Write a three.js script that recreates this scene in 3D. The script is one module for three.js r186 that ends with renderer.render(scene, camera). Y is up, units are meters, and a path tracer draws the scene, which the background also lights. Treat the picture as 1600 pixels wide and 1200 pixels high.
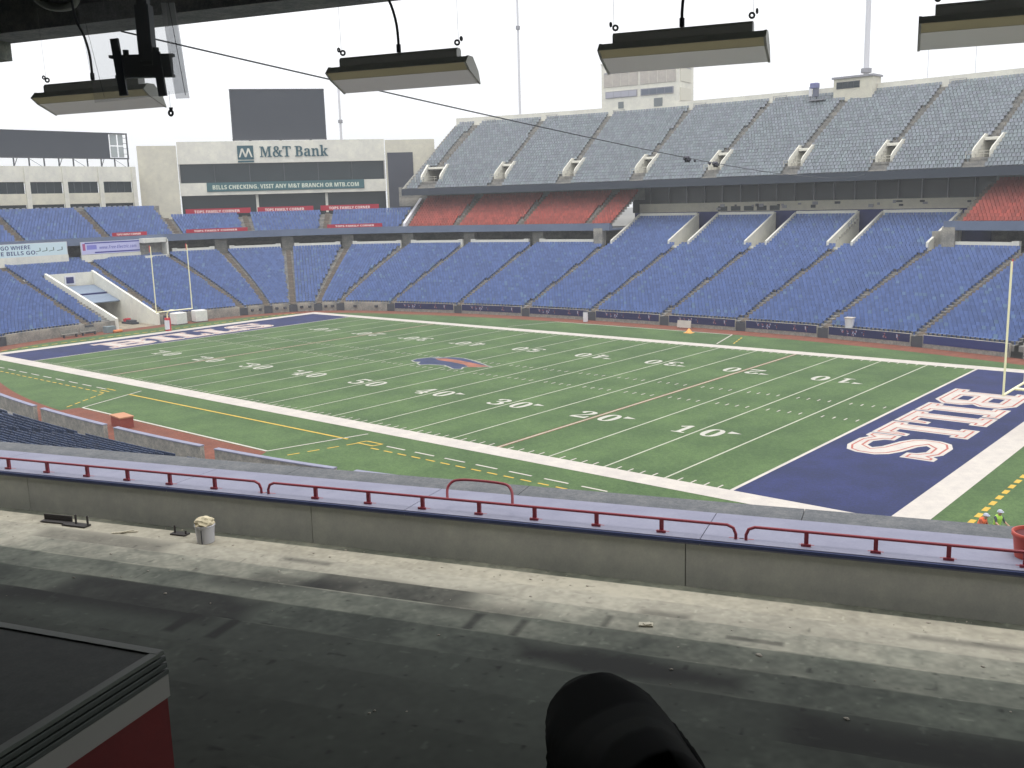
import * as THREE from 'three';
import { mergeGeometries, mergeVertices } from 'three/addons/utils/BufferGeometryUtils.js';
import { FontLoader } from 'three/addons/loaders/FontLoader.js';
import { TextGeometry } from 'three/addons/geometries/TextGeometry.js';
import { MarchingCubes } from 'three/addons/objects/MarchingCubes.js';
import { RoundedBoxGeometry } from 'three/addons/geometries/RoundedBoxGeometry.js';

// ---------------------------------------------------------------- camera, sky, sun, exposure
const scene = new THREE.Scene();
const camera = new THREE.PerspectiveCamera(42.53, 4 / 3, 0.05, 4000);
camera.position.set(72.5208, 17.216, 75.1692);
camera.rotation.set(-0.1848, 0.7097, -0.0282, 'YXZ');
camera.updateMatrixWorld(true);
scene.add(camera);

const renderer = new THREE.WebGLRenderer({ antialias: true });
renderer.toneMapping = THREE.LinearToneMapping;
renderer.toneMappingExposure = 0.95;
renderer.shadowMap.enabled = true;
renderer.setSize(1024, 768);

{ // overcast sky: a bright even cloud sheet, somewhat brighter overhead
  const W = 64, H = 64, d = new Float32Array(W * H * 4);
  for (let j = 0; j < H; j++) {
    const el = Math.sin(((j + 0.5) / H - 0.5) * Math.PI);
    const b = 1.08 * (1 + 1.3 * Math.max(0, el));
    for (let i = 0; i < W; i++) d.set([b * 0.985, b, b * 1.02, 1], (j * W + i) * 4);
  }
  const sky = new THREE.DataTexture(d, W, H, THREE.RGBAFormat, THREE.FloatType);
  sky.mapping = THREE.EquirectangularReflectionMapping;
  sky.magFilter = THREE.LinearFilter;
  sky.needsUpdate = true;
  scene.background = sky;
  scene.environment = sky;
}
const sun = new THREE.DirectionalLight(0xfff4e6, 1.2);
sun.position.set(25, 150, 25);
sun.shadow.radius = 30;
sun.castShadow = true;
Object.assign(sun.shadow.camera, { left: -150, right: 150, top: 150, bottom: -150, near: 1, far: 500 });
scene.add(sun);
scene.fog = new THREE.FogExp2(0xf2f5f8, 0.0005);

// ---------------------------------------------------------------- helpers
let seed = 12345;
const rnd = () => ((seed = (seed * 1664525 + 1013904223) >>> 0) / 4294967296);
const R = (a, b) => a + (b - a) * rnd();
const V = (x, y, z) => new THREE.Vector3(x, y, z);
const names = {};
function numbered(n) { names[n] = (names[n] ?? -1) + 1; return names[n] ? n + '_' + String(names[n]).padStart(3, '0') : n; }
function thing(name, label, category, pos = [0, 0, 0], ry = 0, group) {
  const o = new THREE.Group(); o.name = numbered(name); scene.add(o);
  o.position.set(...pos); o.rotation.y = ry; o.userData = { label, category };
  if (group) o.userData.group = group;
  return o;
}
function clean(g) {
  if (g.index) g = g.toNonIndexed();
  for (const k of Object.keys(g.attributes)) if (!['position', 'normal', 'uv'].includes(k)) g.deleteAttribute(k);
  if (!g.attributes.normal) g.computeVertexNormals();
  if (!g.attributes.uv) g.setAttribute('uv', new THREE.BufferAttribute(new Float32Array(g.attributes.position.count * 2), 2));
  g.groups = [];
  return g;
}
function obj(name, geos, mat, parent) {
  const list = (Array.isArray(geos) ? geos : [geos]).map(clean);
  const m = new THREE.Mesh(list.length === 1 ? list[0] : mergeGeometries(list), mat);
  m.name = name; m.castShadow = m.receiveShadow = true;
  if (parent) parent.add(m); else { m.name = numbered(name); scene.add(m); }
  return m;
}
function structure(name, geos, mat, label) { const m = obj(name, geos, mat); m.userData = { kind: 'structure', label }; return m; }
function one(name, geos, mat, label, category, group) {
  const m = obj(name, geos, mat); m.userData = { label, category }; if (group) m.userData.group = group; return m;
}
function boxUV(g) { // uv in metres
  const p = g.attributes.position, n = g.attributes.normal, uv = g.attributes.uv;
  for (let i = 0; i < p.count; i++) {
    const ax = Math.abs(n.getX(i)), ay = Math.abs(n.getY(i)), az = Math.abs(n.getZ(i));
    if (ay >= ax && ay >= az) uv.setXY(i, p.getX(i), p.getZ(i));
    else if (ax > az) uv.setXY(i, p.getZ(i), p.getY(i));
    else uv.setXY(i, p.getX(i), p.getY(i));
  }
  return g;
}
function bx(w, h, d, x, y, z, ry = 0, rx = 0, rz = 0) {
  const g = clean(new THREE.BoxGeometry(w, h, d)); boxUV(g);
  if (rx) g.rotateX(rx); if (rz) g.rotateZ(rz); if (ry) g.rotateY(ry);
  return g.translate(x, y, z);
}
function rbx(w, h, d, r, x, y, z, ry = 0) {
  const g = clean(new RoundedBoxGeometry(w, h, d, 2, r)); boxUV(g);
  if (ry) g.rotateY(ry); return g.translate(x, y, z);
}
function cyl(r1, r2, h, x, y, z, n = 16) { return clean(new THREE.CylinderGeometry(r1, r2, h, n)).translate(x, y, z); }
function tube(pts, r, seg = 24, rs = 8) {
  const c = pts.length === 2 ? new THREE.LineCurve3(pts[0], pts[1]) : new THREE.CatmullRomCurve3(pts);
  return clean(new THREE.TubeGeometry(c, pts.length === 2 ? 1 : seg, r, rs, false));
}
function bar(a, b, r, rs = 8) {
  const d = b.clone().sub(a), g = clean(new THREE.CylinderGeometry(r, r, d.length(), rs));
  g.applyQuaternion(new THREE.Quaternion().setFromUnitVectors(V(0, 1, 0), d.clone().normalize()));
  return g.translate((a.x + b.x) / 2, (a.y + b.y) / 2, (a.z + b.z) / 2);
}
function flat(pts, y, holes = []) { // polygon given as [x, z] pairs, laid at height y
  const s = new THREE.Shape(pts.map(([x, z]) => new THREE.Vector2(x, -z)));
  for (const h of holes) s.holes.push(new THREE.Path(h.map(([x, z]) => new THREE.Vector2(x, -z))));
  const g = clean(new THREE.ShapeGeometry(s)); g.rotateX(-Math.PI / 2); g.translate(0, y, 0);
  const p = g.attributes.position, uv = g.attributes.uv;
  for (let i = 0; i < p.count; i++) uv.setXY(i, p.getX(i), p.getZ(i));
  return g;
}
const rect = (x0, x1, z0, z1, y) => flat([[x0, z0], [x1, z0], [x1, z1], [x0, z1]], y);
function strip(a, b, w, y) {
  const dx = b[0] - a[0], dz = b[1] - a[1], l = Math.hypot(dx, dz), nx = -dz / l * w / 2, nz = dx / l * w / 2;
  return flat([[a[0] + nx, a[1] + nz], [b[0] + nx, b[1] + nz], [b[0] - nx, b[1] - nz], [a[0] - nx, a[1] - nz]], y);
}
function dashes(a, b, dash, gap, w, y) {
  const L = Math.hypot(b[0] - a[0], b[1] - a[1]), out = [];
  for (let t = 0; t + dash <= L; t += dash + gap) {
    const p = (k) => [a[0] + (b[0] - a[0]) * k / L, a[1] + (b[1] - a[1]) * k / L];
    out.push(strip(p(t), p(t + dash), w, y));
  }
  return out;
}

// ---------------------------------------------------------------- procedural textures and materials
function lattice(n, s0) { seed = s0; const a = new Float32Array(n * n); for (let i = 0; i < a.length; i++) a[i] = rnd(); return a; }
function tileNoise(size, octs, s0) { // octs: [cells, weight]
  const out = new Float32Array(size * size); let tw = 0;
  octs.forEach(([n, w], k) => {
    const l = lattice(n, s0 + k * 77); tw += w;
    for (let j = 0; j < size; j++) for (let i = 0; i < size; i++) {
      const x = i / size * n, y = j / size * n, x0 = Math.floor(x), y0 = Math.floor(y);
      let fx = x - x0, fy = y - y0; fx = fx * fx * (3 - 2 * fx); fy = fy * fy * (3 - 2 * fy);
      const x1 = (x0 + 1) % n, y1 = (y0 + 1) % n;
      const v = (l[y0 * n + x0] * (1 - fx) + l[y0 * n + x1] * fx) * (1 - fy) + (l[y1 * n + x0] * (1 - fx) + l[y1 * n + x1] * fx) * fy;
      out[j * size + i] += v * w;
    }
  });
  for (let i = 0; i < out.length; i++) out[i] /= tw;
  return out;
}
function texOf(size, fn, srgb = true) {
  const d = new Uint8Array(size * size * 4);
  for (let i = 0; i < size * size; i++) { const c = fn(i, i % size, (i / size) | 0); d[i * 4] = c[0]; d[i * 4 + 1] = c[1]; d[i * 4 + 2] = c[2]; d[i * 4 + 3] = 255; }
  const t = new THREE.DataTexture(d, size, size); t.wrapS = t.wrapT = THREE.RepeatWrapping;
  t.magFilter = THREE.LinearFilter; t.minFilter = THREE.LinearMipmapLinearFilter; t.generateMipmaps = true;
  if (srgb) t.colorSpace = THREE.SRGBColorSpace; t.needsUpdate = true; return t;
}
const clamp255 = (v) => Math.max(0, Math.min(255, v));
function mottle(octs, lo, hi, s0, tint = [0, 0, 0], size = 512) {
  const n = tileNoise(size, octs, s0);
  return texOf(size, (i) => { const v = Math.max(0, Math.min(1, (n[i] - 0.22) / 0.56)); const g = lo + (hi - lo) * v; return [clamp255(g + tint[0] * (v - 0.5)), clamp255(g + tint[1] * (v - 0.5)), clamp255(g + tint[2] * (v - 0.5))]; });
}
function rep(t, m) { const c = t.clone(); c.repeat.set(1 / m, 1 / m); c.needsUpdate = true; return c; }
const T = {
  concrete: mottle([[4, 1], [11, 0.8], [37, 0.7], [128, 0.8], [256, 0.6]], 165, 255, 11, [10, 0, -12]),
  turf: mottle([[3, 0.8], [9, 0.6], [64, 0.5], [256, 1.2]], 175, 255, 23, [24, 0, 10]),
  grit: mottle([[8, 0.6], [64, 0.8], [256, 1.4]], 175, 255, 37),
  weather: mottle([[3, 1], [8, 1], [20, 0.8], [90, 0.7], [200, 0.6]], 225, 255, 51, [0, 0, -6]),
};
const L = (r, g, b) => new THREE.Color().setRGB(r, g, b);
const M = (c, rough = 0.9, o = {}) => new THREE.MeshStandardMaterial({ color: c, roughness: rough, side: THREE.DoubleSide, ...o });
const mat = {
  ground: M(L(0.16, 0.15, 0.13), 0.95, { map: rep(T.grit, 9) }),
  turf: M(L(0.078, 0.146, 0.044), 0.95, { map: rep(T.turf, 14) }),
  track: M(L(0.225, 0.070, 0.040), 0.95, { map: rep(T.grit, 6) }),
  paint: M(L(0.51, 0.47, 0.43), 0.9, { map: rep(T.weather, 7) }),
  paintThin: M(L(0.42, 0.43, 0.34), 0.9, { map: rep(T.weather, 5) }),
  paintNumber: M(L(0.46, 0.45, 0.40), 0.9, { map: rep(T.weather, 2) }),
  paintRed: M(L(0.34, 0.10, 0.08), 0.9),
  paintYellow: M(L(0.55, 0.36, 0.05), 0.9, { map: rep(T.weather, 4) }),
  navy: M(L(0.018, 0.028, 0.115), 0.95, { map: rep(T.turf, 9) }),
  emblemBlue: M(L(0.035, 0.052, 0.13), 0.95, { map: rep(T.turf, 4) }), emblemRed: M(L(0.36, 0.14, 0.09), 0.95, { map: rep(T.turf, 4) }), emblemWhite: M(L(0.36, 0.38, 0.33), 0.95, { map: rep(T.turf, 4) }),
  concrete: M(L(0.40, 0.38, 0.34), 0.9, { map: rep(T.concrete, 5) }),
  darkConcrete: M(L(0.40, 0.38, 0.34), 0.9, { map: rep(T.concrete, 5) }),
  aisle: M(L(0.25, 0.205, 0.165), 0.9, { map: rep(T.concrete, 4) }),
  terrace: M(L(0.38, 0.365, 0.34), 0.9, { map: rep(T.concrete, 6) }),
  whiteWall: M(L(0.72, 0.71, 0.64), 0.85, { map: rep(T.weather, 9) }),
  cream: M(L(0.66, 0.63, 0.53), 0.85, { map: rep(T.weather, 12) }),
  creamLight: M(L(0.76, 0.74, 0.66), 0.85, { map: rep(T.weather, 9) }),
  fascia: M(L(0.13, 0.165, 0.25), 0.7, { map: rep(T.weather, 8) }),
  darkGlass: M(L(0.018, 0.028, 0.035), 0.25),
  dark: M(L(0.035, 0.04, 0.045), 0.9),
  screen: M(L(0.03, 0.036, 0.05), 0.6),
  steel: M(L(0.30, 0.30, 0.33), 0.55, { metalness: 0.4 }),
  steelDark: M(L(0.05, 0.055, 0.07), 0.6),
  pale: M(L(0.62, 0.62, 0.66), 0.6),
  bannerBlue: M(L(0.022, 0.03, 0.13), 0.8),
  banner: null,
  red: M(L(0.5, 0.03, 0.045), 0.7),
  railRed: M(L(0.27, 0.032, 0.05), 0.5, { map: rep(T.weather, 0.6) }),
  post: M(L(0.80, 0.76, 0.50), 0.5),
  ledge: M(L(0.225, 0.23, 0.315), 0.7, { map: rep(T.weather, 3) }),
  outerLedge: M(L(0.17, 0.178, 0.19), 0.85, { map: rep(T.concrete, 2.2) }),
  seatBlue: M(L(1, 1, 1), 0.55), seatGrey: M(L(1, 1, 1), 0.6), seatRed: M(L(1, 1, 1), 0.55),
};
function canvasTex(w, h, draw) {
  const c = document.createElement('canvas'); c.width = w; c.height = h;
  const x = c.getContext('2d'); draw(x, w, h);
  const t = new THREE.CanvasTexture(c); t.colorSpace = THREE.SRGBColorSpace; t.magFilter = THREE.LinearFilter; return t;
}
const font = await new FontLoader().loadAsync('fonts/droid/droid_serif_bold.typeface.json');

// ---------------------------------------------------------------- the bowl's plan: front wall curve C(s), offset D outwards
const quad = [[0, 38.3], [12, 38.1], [24, 37.3], [35, 35.6], [44, 33.6], [52, 31.2], [58, 27.7], [62, 22.5], [64, 17], [65, 8], [65.2, 0]];
const loop = [];
for (let i = 10; i >= 0; i--) loop.push([-quad[i][0], -quad[i][1]]);
for (let i = 1; i <= 10; i++) loop.push([quad[i][0], -quad[i][1]]);
const bulge = (q) => [q[0], q[1] + 1.8 * Math.max(0, 1 - (q[0] / 42) ** 2)]; // the near side bows out a little more
for (let i = 9; i >= 0; i--) loop.push(bulge(quad[i]));
for (let i = 1; i <= 9; i++) { const b = bulge(quad[i]); loop.push([-b[0], b[1]]); }
const NC = 1500;
const C = [], Nn = [];
let CL = 0;
{
  const crv = new THREE.CatmullRomCurve3(loop.map(([x, z]) => V(x, 0, z)), true, 'centripetal');
  const raw = crv.getSpacedPoints(NC).slice(0, NC); CL = crv.getLength();
  const w = 16;
  for (let i = 0; i < NC; i++) {
    let x = 0, z = 0;
    for (let k = -w; k <= w; k++) { const q = raw[(i + k + NC) % NC]; x += q.x; z += q.z; }
    C.push([x / (2 * w + 1), z / (2 * w + 1)]);
  }
  for (let i = 0; i < NC; i++) {
    let nx = 0, nz = 0;
    for (let k = 1; k <= 24; k++) { const a = C[(i - k + NC) % NC], b = C[(i + k) % NC]; nx += (b[1] - a[1]) / k; nz += -(b[0] - a[0]) / k; }
    const l = Math.hypot(nx, nz), sg = nx * C[i][0] + nz * C[i][1] > 0 ? 1 : -1;
    Nn.push([nx / l * sg, nz / l * sg]);
  }
}
function at(s, D, y = 0) { // s in metres along the front curve
  let f = (s / CL) * NC; f = ((f % NC) + NC) % NC; const i = Math.floor(f), k = f - i, j = (i + 1) % NC;
  const nx = Nn[i][0] * (1 - k) + Nn[j][0] * k, nz = Nn[i][1] * (1 - k) + Nn[j][1] * k;
  return V(C[i][0] * (1 - k) + C[j][0] * k + nx * D, y, C[i][1] * (1 - k) + C[j][1] * k + nz * D);
}
function sAt(x, z, D = 0) { // parameter of the curve point whose offset D lies nearest to x, z
  let b = 0, bd = 1e9;
  for (let i = 0; i < NC; i++) { const d = (C[i][0] + Nn[i][0] * D - x) ** 2 + (C[i][1] + Nn[i][1] * D - z) ** 2; if (d < bd) { bd = d; b = i; } }
  let s = b / NC * CL; if (s > CL * 0.93) s -= CL; return s;
}
// surface swept between two boundaries sa(D), sb(D) with profile [[D, y], ...]
function sweep(sa, sb, n, prof, cap = false) {
  const A = typeof sa === 'function' ? sa : () => sa, B = typeof sb === 'function' ? sb : () => sb;
  const pos = [], uv = [];
  const P = (f, q) => at(A(q[0]) + (B(q[0]) - A(q[0])) * f, q[0], q[1]);
  const Lg = Math.abs(B(prof[0][0]) - A(prof[0][0]));
  let pl = 0;
  for (let k = 0; k + 1 < prof.length; k++) {
    const q0 = prof[k], q1 = prof[k + 1], dl = Math.hypot(q1[0] - q0[0], q1[1] - q0[1]);
    for (let i = 0; i < n; i++) {
      const a = P(i / n, q0), b = P((i + 1) / n, q0), c = P((i + 1) / n, q1), d = P(i / n, q1);
      for (const p of [a, b, c, a, c, d]) pos.push(p.x, p.y, p.z);
      const u0 = i / n * Lg, u1 = (i + 1) / n * Lg;
      uv.push(u0, pl, u1, pl, u1, pl + dl, u0, pl, u1, pl + dl, u0, pl + dl);
    }
    pl += dl;
  }
  if (cap) for (const f of [0, 1]) {
    const c2 = prof.map((q) => new THREE.Vector2(q[0], q[1])); 
    for (const t of THREE.ShapeUtils.triangulateShape(c2, [])) for (const v of t) { const p = P(f, prof[v]); pos.push(p.x, p.y, p.z); uv.push(prof[v][0], prof[v][1]); }
  }
  const g = new THREE.BufferGeometry();
  g.setAttribute('position', new THREE.Float32BufferAttribute(pos, 3));
  g.setAttribute('uv', new THREE.Float32BufferAttribute(uv, 2));
  g.computeVertexNormals();
  return g;
}
const lerpD = (s0, s1, D0, D1) => (D) => s0 + (s1 - s0) * Math.max(-0.2, Math.min(1.6, (D - D0) / (D1 - D0)));

// ---------------------------------------------------------------- ground, field, track
structure('ground', new THREE.CircleGeometry(1500, 48).rotateX(-Math.PI / 2).translate(0, -0.6, 0), mat.ground, 'ground around the stadium');
const YD = 0.9144, FX = 60 * YD, GX = 50 * YD, FZ = 24.384;
const innerPts = []; for (let s = 0; s < CL; s += 2) { const p = at(s, 0.05); innerPts.push([p.x, p.z]); }
const field = structure('football_field', flat(innerPts, 0), mat.turf, 'green artificial turf football field with white yard lines');
structure('turf_apron', flat([[48, 30], [60, 22], [64, 4], [92, 4], [92, 56], [48, 56]], -0.012), mat.turf, 'turf running out through the corner opening');
{
  const trk = structure('running_track', [sweep(0, sAt(65.1, 6, 0), 100, [[-3.25, 0.005], [0.02, 0.005]]), sweep(sAt(49, 32.2, 0), CL, 90, [[-3.25, 0.005], [0.02, 0.005]])], mat.track, 'rust red track strip running round the field');
  { const pts = [[-13.2, 34.78], [14.55, 34.78]]; for (let x = 17; x >= -15.5; x -= 1.5) { const p = at(sAt(x, 40, 0), -0.02); pts.push([p.x, p.z]); } obj('bench_apron', flat(pts, 0.0068), mat.track, trk); }
  // end zones
  for (const sg of [1, -1]) obj('end_zone', rect(sg > 0 ? GX : -FX, sg > 0 ? FX : -GX, -FZ, FZ, 0.005), mat.navy, field);
  // broad white border
  const B = 1.83;
  for (const sg of [1, -1]) {
    obj('sideline', rect(-FX - B, FX + B, sg > 0 ? FZ : -FZ - B, sg > 0 ? FZ + B : -FZ, 0.010), mat.paint, field);
    obj('end_line', rect(sg > 0 ? FX : -FX - B, sg > 0 ? FX + B : -FX, -FZ, FZ, 0.010), mat.paint, field);
    obj('goal_line', rect(sg * GX - 0.12, sg * GX + 0.12, -FZ, FZ, 0.010), mat.paint, field);
  }
  for (let k = -9; k <= 9; k++) {
    const x = k * 5 * YD;
    obj('yard_line', rect(x - 0.075, x + 0.075, -FZ, FZ, 0.010), mat.paintThin, field);
    if (Math.abs(k) === 6) for (const o of [-0.15, 0.11]) obj('red_line', rect(x + o, x + o + 0.06, -FZ, FZ, 0.0105), mat.paintRed, field);
  }
  const hash = [], tick = [];
  for (let y = -49; y <= 49; y++) if (y % 5) for (const z of [-2.82, 2.82]) {
    hash.push(rect(y * YD - 0.055, y * YD + 0.055, z - 0.33, z + 0.33, 0.010));
    for (const sg of [1, -1]) if (z > 0) tick.push(rect(y * YD - 0.055, y * YD + 0.055, sg * (FZ - 0.35) - 0.33, sg * (FZ - 0.35) + 0.33, 0.010));
  }
  obj('hash_marks', hash, mat.paint, field).userData.kind = 'stuff';
  obj('sideline_ticks', tick, mat.paint, field).userData.kind = 'stuff';
  // numbers
  const digit = (ch, cx, base, up) => { // up = direction of the digit's top along z
    const sh = font.generateShapes(ch, 1), g = clean(new THREE.ShapeGeometry(sh, 6)); g.computeBoundingBox();
    const b = g.boundingBox, w = 1.5, h = 2.35;
    g.translate(-(b.min.x + b.max.x) / 2, -b.min.y, 0); g.scale((ch === '1' ? 1.25 : w) / (b.max.x - b.min.x), h / (b.max.y - b.min.y), 1);
    g.rotateX(-Math.PI / 2); if (up > 0) g.rotateY(Math.PI);
    return g.translate(cx, 0.0115, base);
  };
  for (let n = 1; n <= 9; n++) {
    const x = (n - 5) * 10 * YD, tens = String(n <= 5 ? n : 10 - n), sg = x > 0 ? 1 : -1;
    for (const side of [1, -1]) {
      const base = side * 13.5, up = -side, l = side > 0 ? -1.2 : 1.2;
      const geos = [digit(tens, x + l, base, up), digit('0', x - l, base, up)];
      if (n !== 5) { const ax = x + sg * 2.15, az = base + up * 1.95; geos.push(flat([[ax, az - 0.36], [ax, az + 0.36], [ax + sg * 1.0, az]].slice()[sg > 0 ? 'slice' : 'slice'](), 0.0115)); }
      const m = obj('yard_number', geos, mat.paintNumber, field); m.userData.label = `white painted ${tens}0 yard number ${side > 0 ? 'near' : 'far'} side`;
    }
  }
  // sideline markings outside the border: bench box (white), coach lines (yellow), dashed lines
  for (const side of [-1, 1]) {
    const Z = (z) => side * z;
    obj('bench_line', [strip([-15.9, Z(27.3)], [-13, Z(34.6)], 0.16, 0.010), strip([-13, Z(34.6)], [14.4, Z(34.6)], 0.2, 0.0108), strip([14.4, Z(34.6)], [16.5, Z(26.9)], 0.16, 0.010)], mat.paint, field);
    if (side < 0) { obj('yellow_dashes', dashes([18.1, -28], [16.2, -34.2], 0.9, 0.5, 0.18, 0.010), mat.paintYellow, field); continue; }
    obj('coach_line', strip([-15.4, Z(28.9)], [16.5, Z(28.9)], 0.22, 0.010), mat.paintYellow, field);
    obj('yellow_dashes', [...dashes([-18.2, Z(29.9)], [-60, Z(29.9)], 0.85, 0.55, 0.16, 0.010), ...dashes([20, Z(29.75)], [54, Z(29.8)], 0.85, 0.55, 0.16, 0.010),
      ...dashes([-18, Z(30.1)], [-14, Z(36)], 0.9, 0.45, 0.16, 0.010), ...dashes([18.1, Z(29.3)], [16.2, Z(35.8)], 0.9, 0.6, 0.16, 0.010),
      strip([18.2, Z(28.5)], [19.9, Z(28.5)], 0.16, 0.010), strip([18.0, Z(29.25)], [19.7, Z(29.25)], 0.16, 0.010), strip([18.15, Z(28.5)], [18.0, Z(29.3)], 0.14, 0.0108), strip([19.85, Z(28.5)], [19.65, Z(29.3)], 0.14, 0.0108),
      strip([-18.4, Z(28.6)], [-20.1, Z(28.6)], 0.16, 0.010), strip([-18.3, Z(29.3)], [-20, Z(29.3)], 0.16, 0.010)], mat.paintYellow, field);
    obj('white_dashes', [...dashes([20.6, Z(28.75)], [54, Z(28.8)], 1.9, 1.0, 0.16, 0.010), ...dashes([-20, Z(28.75)], [-60, Z(28.7)], 1.9, 1.0, 0.16, 0.010)], mat.paint, field);
  }
  obj('end_dashes', dashes([58.5, 24], [58.5, -24], 0.8, 0.5, 0.3, 0.010), mat.paintYellow, field);
  obj('end_dashes', dashes([-58.5, 24], [-58.5, -24], 0.8, 0.5, 0.3, 0.010), mat.paintYellow, field);
  // lettering in the end zones
  const GL = {
    B: [[[0, 0], [0.8, 0], [1, 0.15], [1, 0.4], [0.9, 0.5], [1, 0.6], [1, 0.85], [0.8, 1], [0, 1], [0, 0.8], [0.13, 0.8], [0.13, 0.2], [0, 0.2]], [[0.42, 0.24], [0.42, 0.38], [0.68, 0.38], [0.68, 0.24]], [[0.42, 0.62], [0.42, 0.76], [0.68, 0.76], [0.68, 0.62]]],
    I: [[[0, 0], [1, 0], [1, 0.2], [0.8, 0.2], [0.8, 0.8], [1, 0.8], [1, 1], [0, 1], [0, 0.8], [0.2, 0.8], [0.2, 0.2], [0, 0.2]]],
    L: [[[0, 0], [1, 0], [1, 0.4], [0.82, 0.4], [0.74, 0.22], [0.56, 0.22], [0.56, 0.8], [0.7, 0.8], [0.7, 1], [0, 1], [0, 0.8], [0.13, 0.8], [0.13, 0.2], [0, 0.2]]],
    S: [[[0, 0], [0.16, 0], [0.21, 0.06], [0.36, 0], [0.72, 0], [0.92, 0.07], [1, 0.2], [1, 0.4], [0.9, 0.52], [0.72, 0.6], [0.42, 0.67], [0.32, 0.73], [0.4, 0.8], [0.6, 0.81], [0.7, 0.74], [0.72, 0.65], [0.96, 0.65], [0.96, 1], [0.82, 1], [0.77, 0.94], [0.64, 1], [0.3, 1], [0.1, 0.93], [0.02, 0.8], [0.02, 0.62], [0.1, 0.5], [0.28, 0.42], [0.6, 0.34], [0.7, 0.27], [0.62, 0.19], [0.42, 0.18], [0.28, 0.26], [0.26, 0.36], [0, 0.36]]],
  };
  const inset = (pts, d) => { // mitred inset; pts counter-clockwise for outlines (holes run clockwise)
    const n = pts.length;
    return pts.map((p, i) => {
      const a = pts[(i + n - 1) % n], b = pts[(i + 1) % n];
      let e1 = [p[0] - a[0], p[1] - a[1]], e2 = [b[0] - p[0], b[1] - p[1]];
      const l1 = Math.hypot(...e1), l2 = Math.hypot(...e2); e1 = [e1[0] / l1, e1[1] / l1]; e2 = [e2[0] / l2, e2[1] / l2];
      const n1 = [-e1[1], e1[0]], n2 = [-e2[1], e2[0]], k = 1 + n1[0] * n2[0] + n1[1] * n2[1];
      const m = Math.max(0.45, k); return [p[0] + (n1[0] + n2[0]) / m * d, p[1] + (n1[1] + n2[1]) / m * d];
    });
  };
  const slots = [['B', -13.7, -7.0], ['I', -6.75, -3.35], ['L', -3.1, 1.2], ['L', 1.45, 5.7], ['S', 5.85, 11.8]];
  for (const sg of [1, -1]) for (const [ch, z0, z1] of slots) {
    const H = 6.2, base = GX + 1.25, w = z1 - z0;
    const place = (poly) => poly.map(([u, v]) => [sg * (base + v), sg * (z0 + u)]);
    const scaled = GL[ch].map((poly) => poly.map(([u, v]) => [u * w, v * H]));
    const layer = (d, y) => { const q = scaled.map((p) => place(inset(p, d))); return flat(q[0], y, q.slice(1)); };
    const m = obj('painted_letter', layer(0, 0.010), mat.paint, field); m.userData.label = 'white block letter ' + ch + ' with a thin red inline';
    obj('red_inline', layer(0.26, 0.0135), mat.paintRed, m);
    obj('inner_white', layer(0.40, 0.017), mat.paint, m);
  }
  // midfield emblem: leaping bison, navy body, red streak
  const E = (pts) => pts.map(([u, v]) => [-1.2 + u, -0.9 - v]);
  const body = [[-5.2, -0.3], [-4.9, -1.3], [-4.1, -1.75], [-3.4, -1.5], [-2.9, -2.4], [-2.0, -2.9], [-1.5, -2.3], [-0.6, -2.0], [0.5, -1.7], [1.6, -2.2], [2.9, -2.9], [3.6, -2.6], [3.0, -1.7], [3.4, -1.0], [4.6, -0.7], [5.3, 0.1], [4.5, 0.35], [3.6, 0.9], [2.2, 1.5], [0.6, 2.2], [-1.0, 2.7], [-2.4, 2.6], [-3.5, 1.9], [-4.3, 1.6], [-4.9, 0.7]];
  const grow = inset(body.slice(), -0.22);
  const em = obj('midfield_emblem', flat(E(grow), 0.012), mat.emblemWhite, field); em.userData.label = 'navy leaping bison emblem with a red streak at midfield';
  obj('emblem_body', flat(E(body), 0.0155), mat.emblemBlue, em);
  obj('emblem_streak', flat(E([[-3.6, 0.95], [-2.6, 0.35], [-0.4, 0.15], [2.0, -0.35], [3.6, -1.35], [4.8, -0.6], [5.2, 0.1], [3.4, 0.55], [1.4, 1.05], [-0.8, 1.5], [-2.6, 1.6]]), 0.019), mat.emblemRed, em);
  obj('emblem_horn', flat(E([[-4.4, 1.0], [-3.8, 1.6], [-3.2, 1.75], [-3.6, 1.2]]), 0.019), mat.emblemWhite, em);
}

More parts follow.
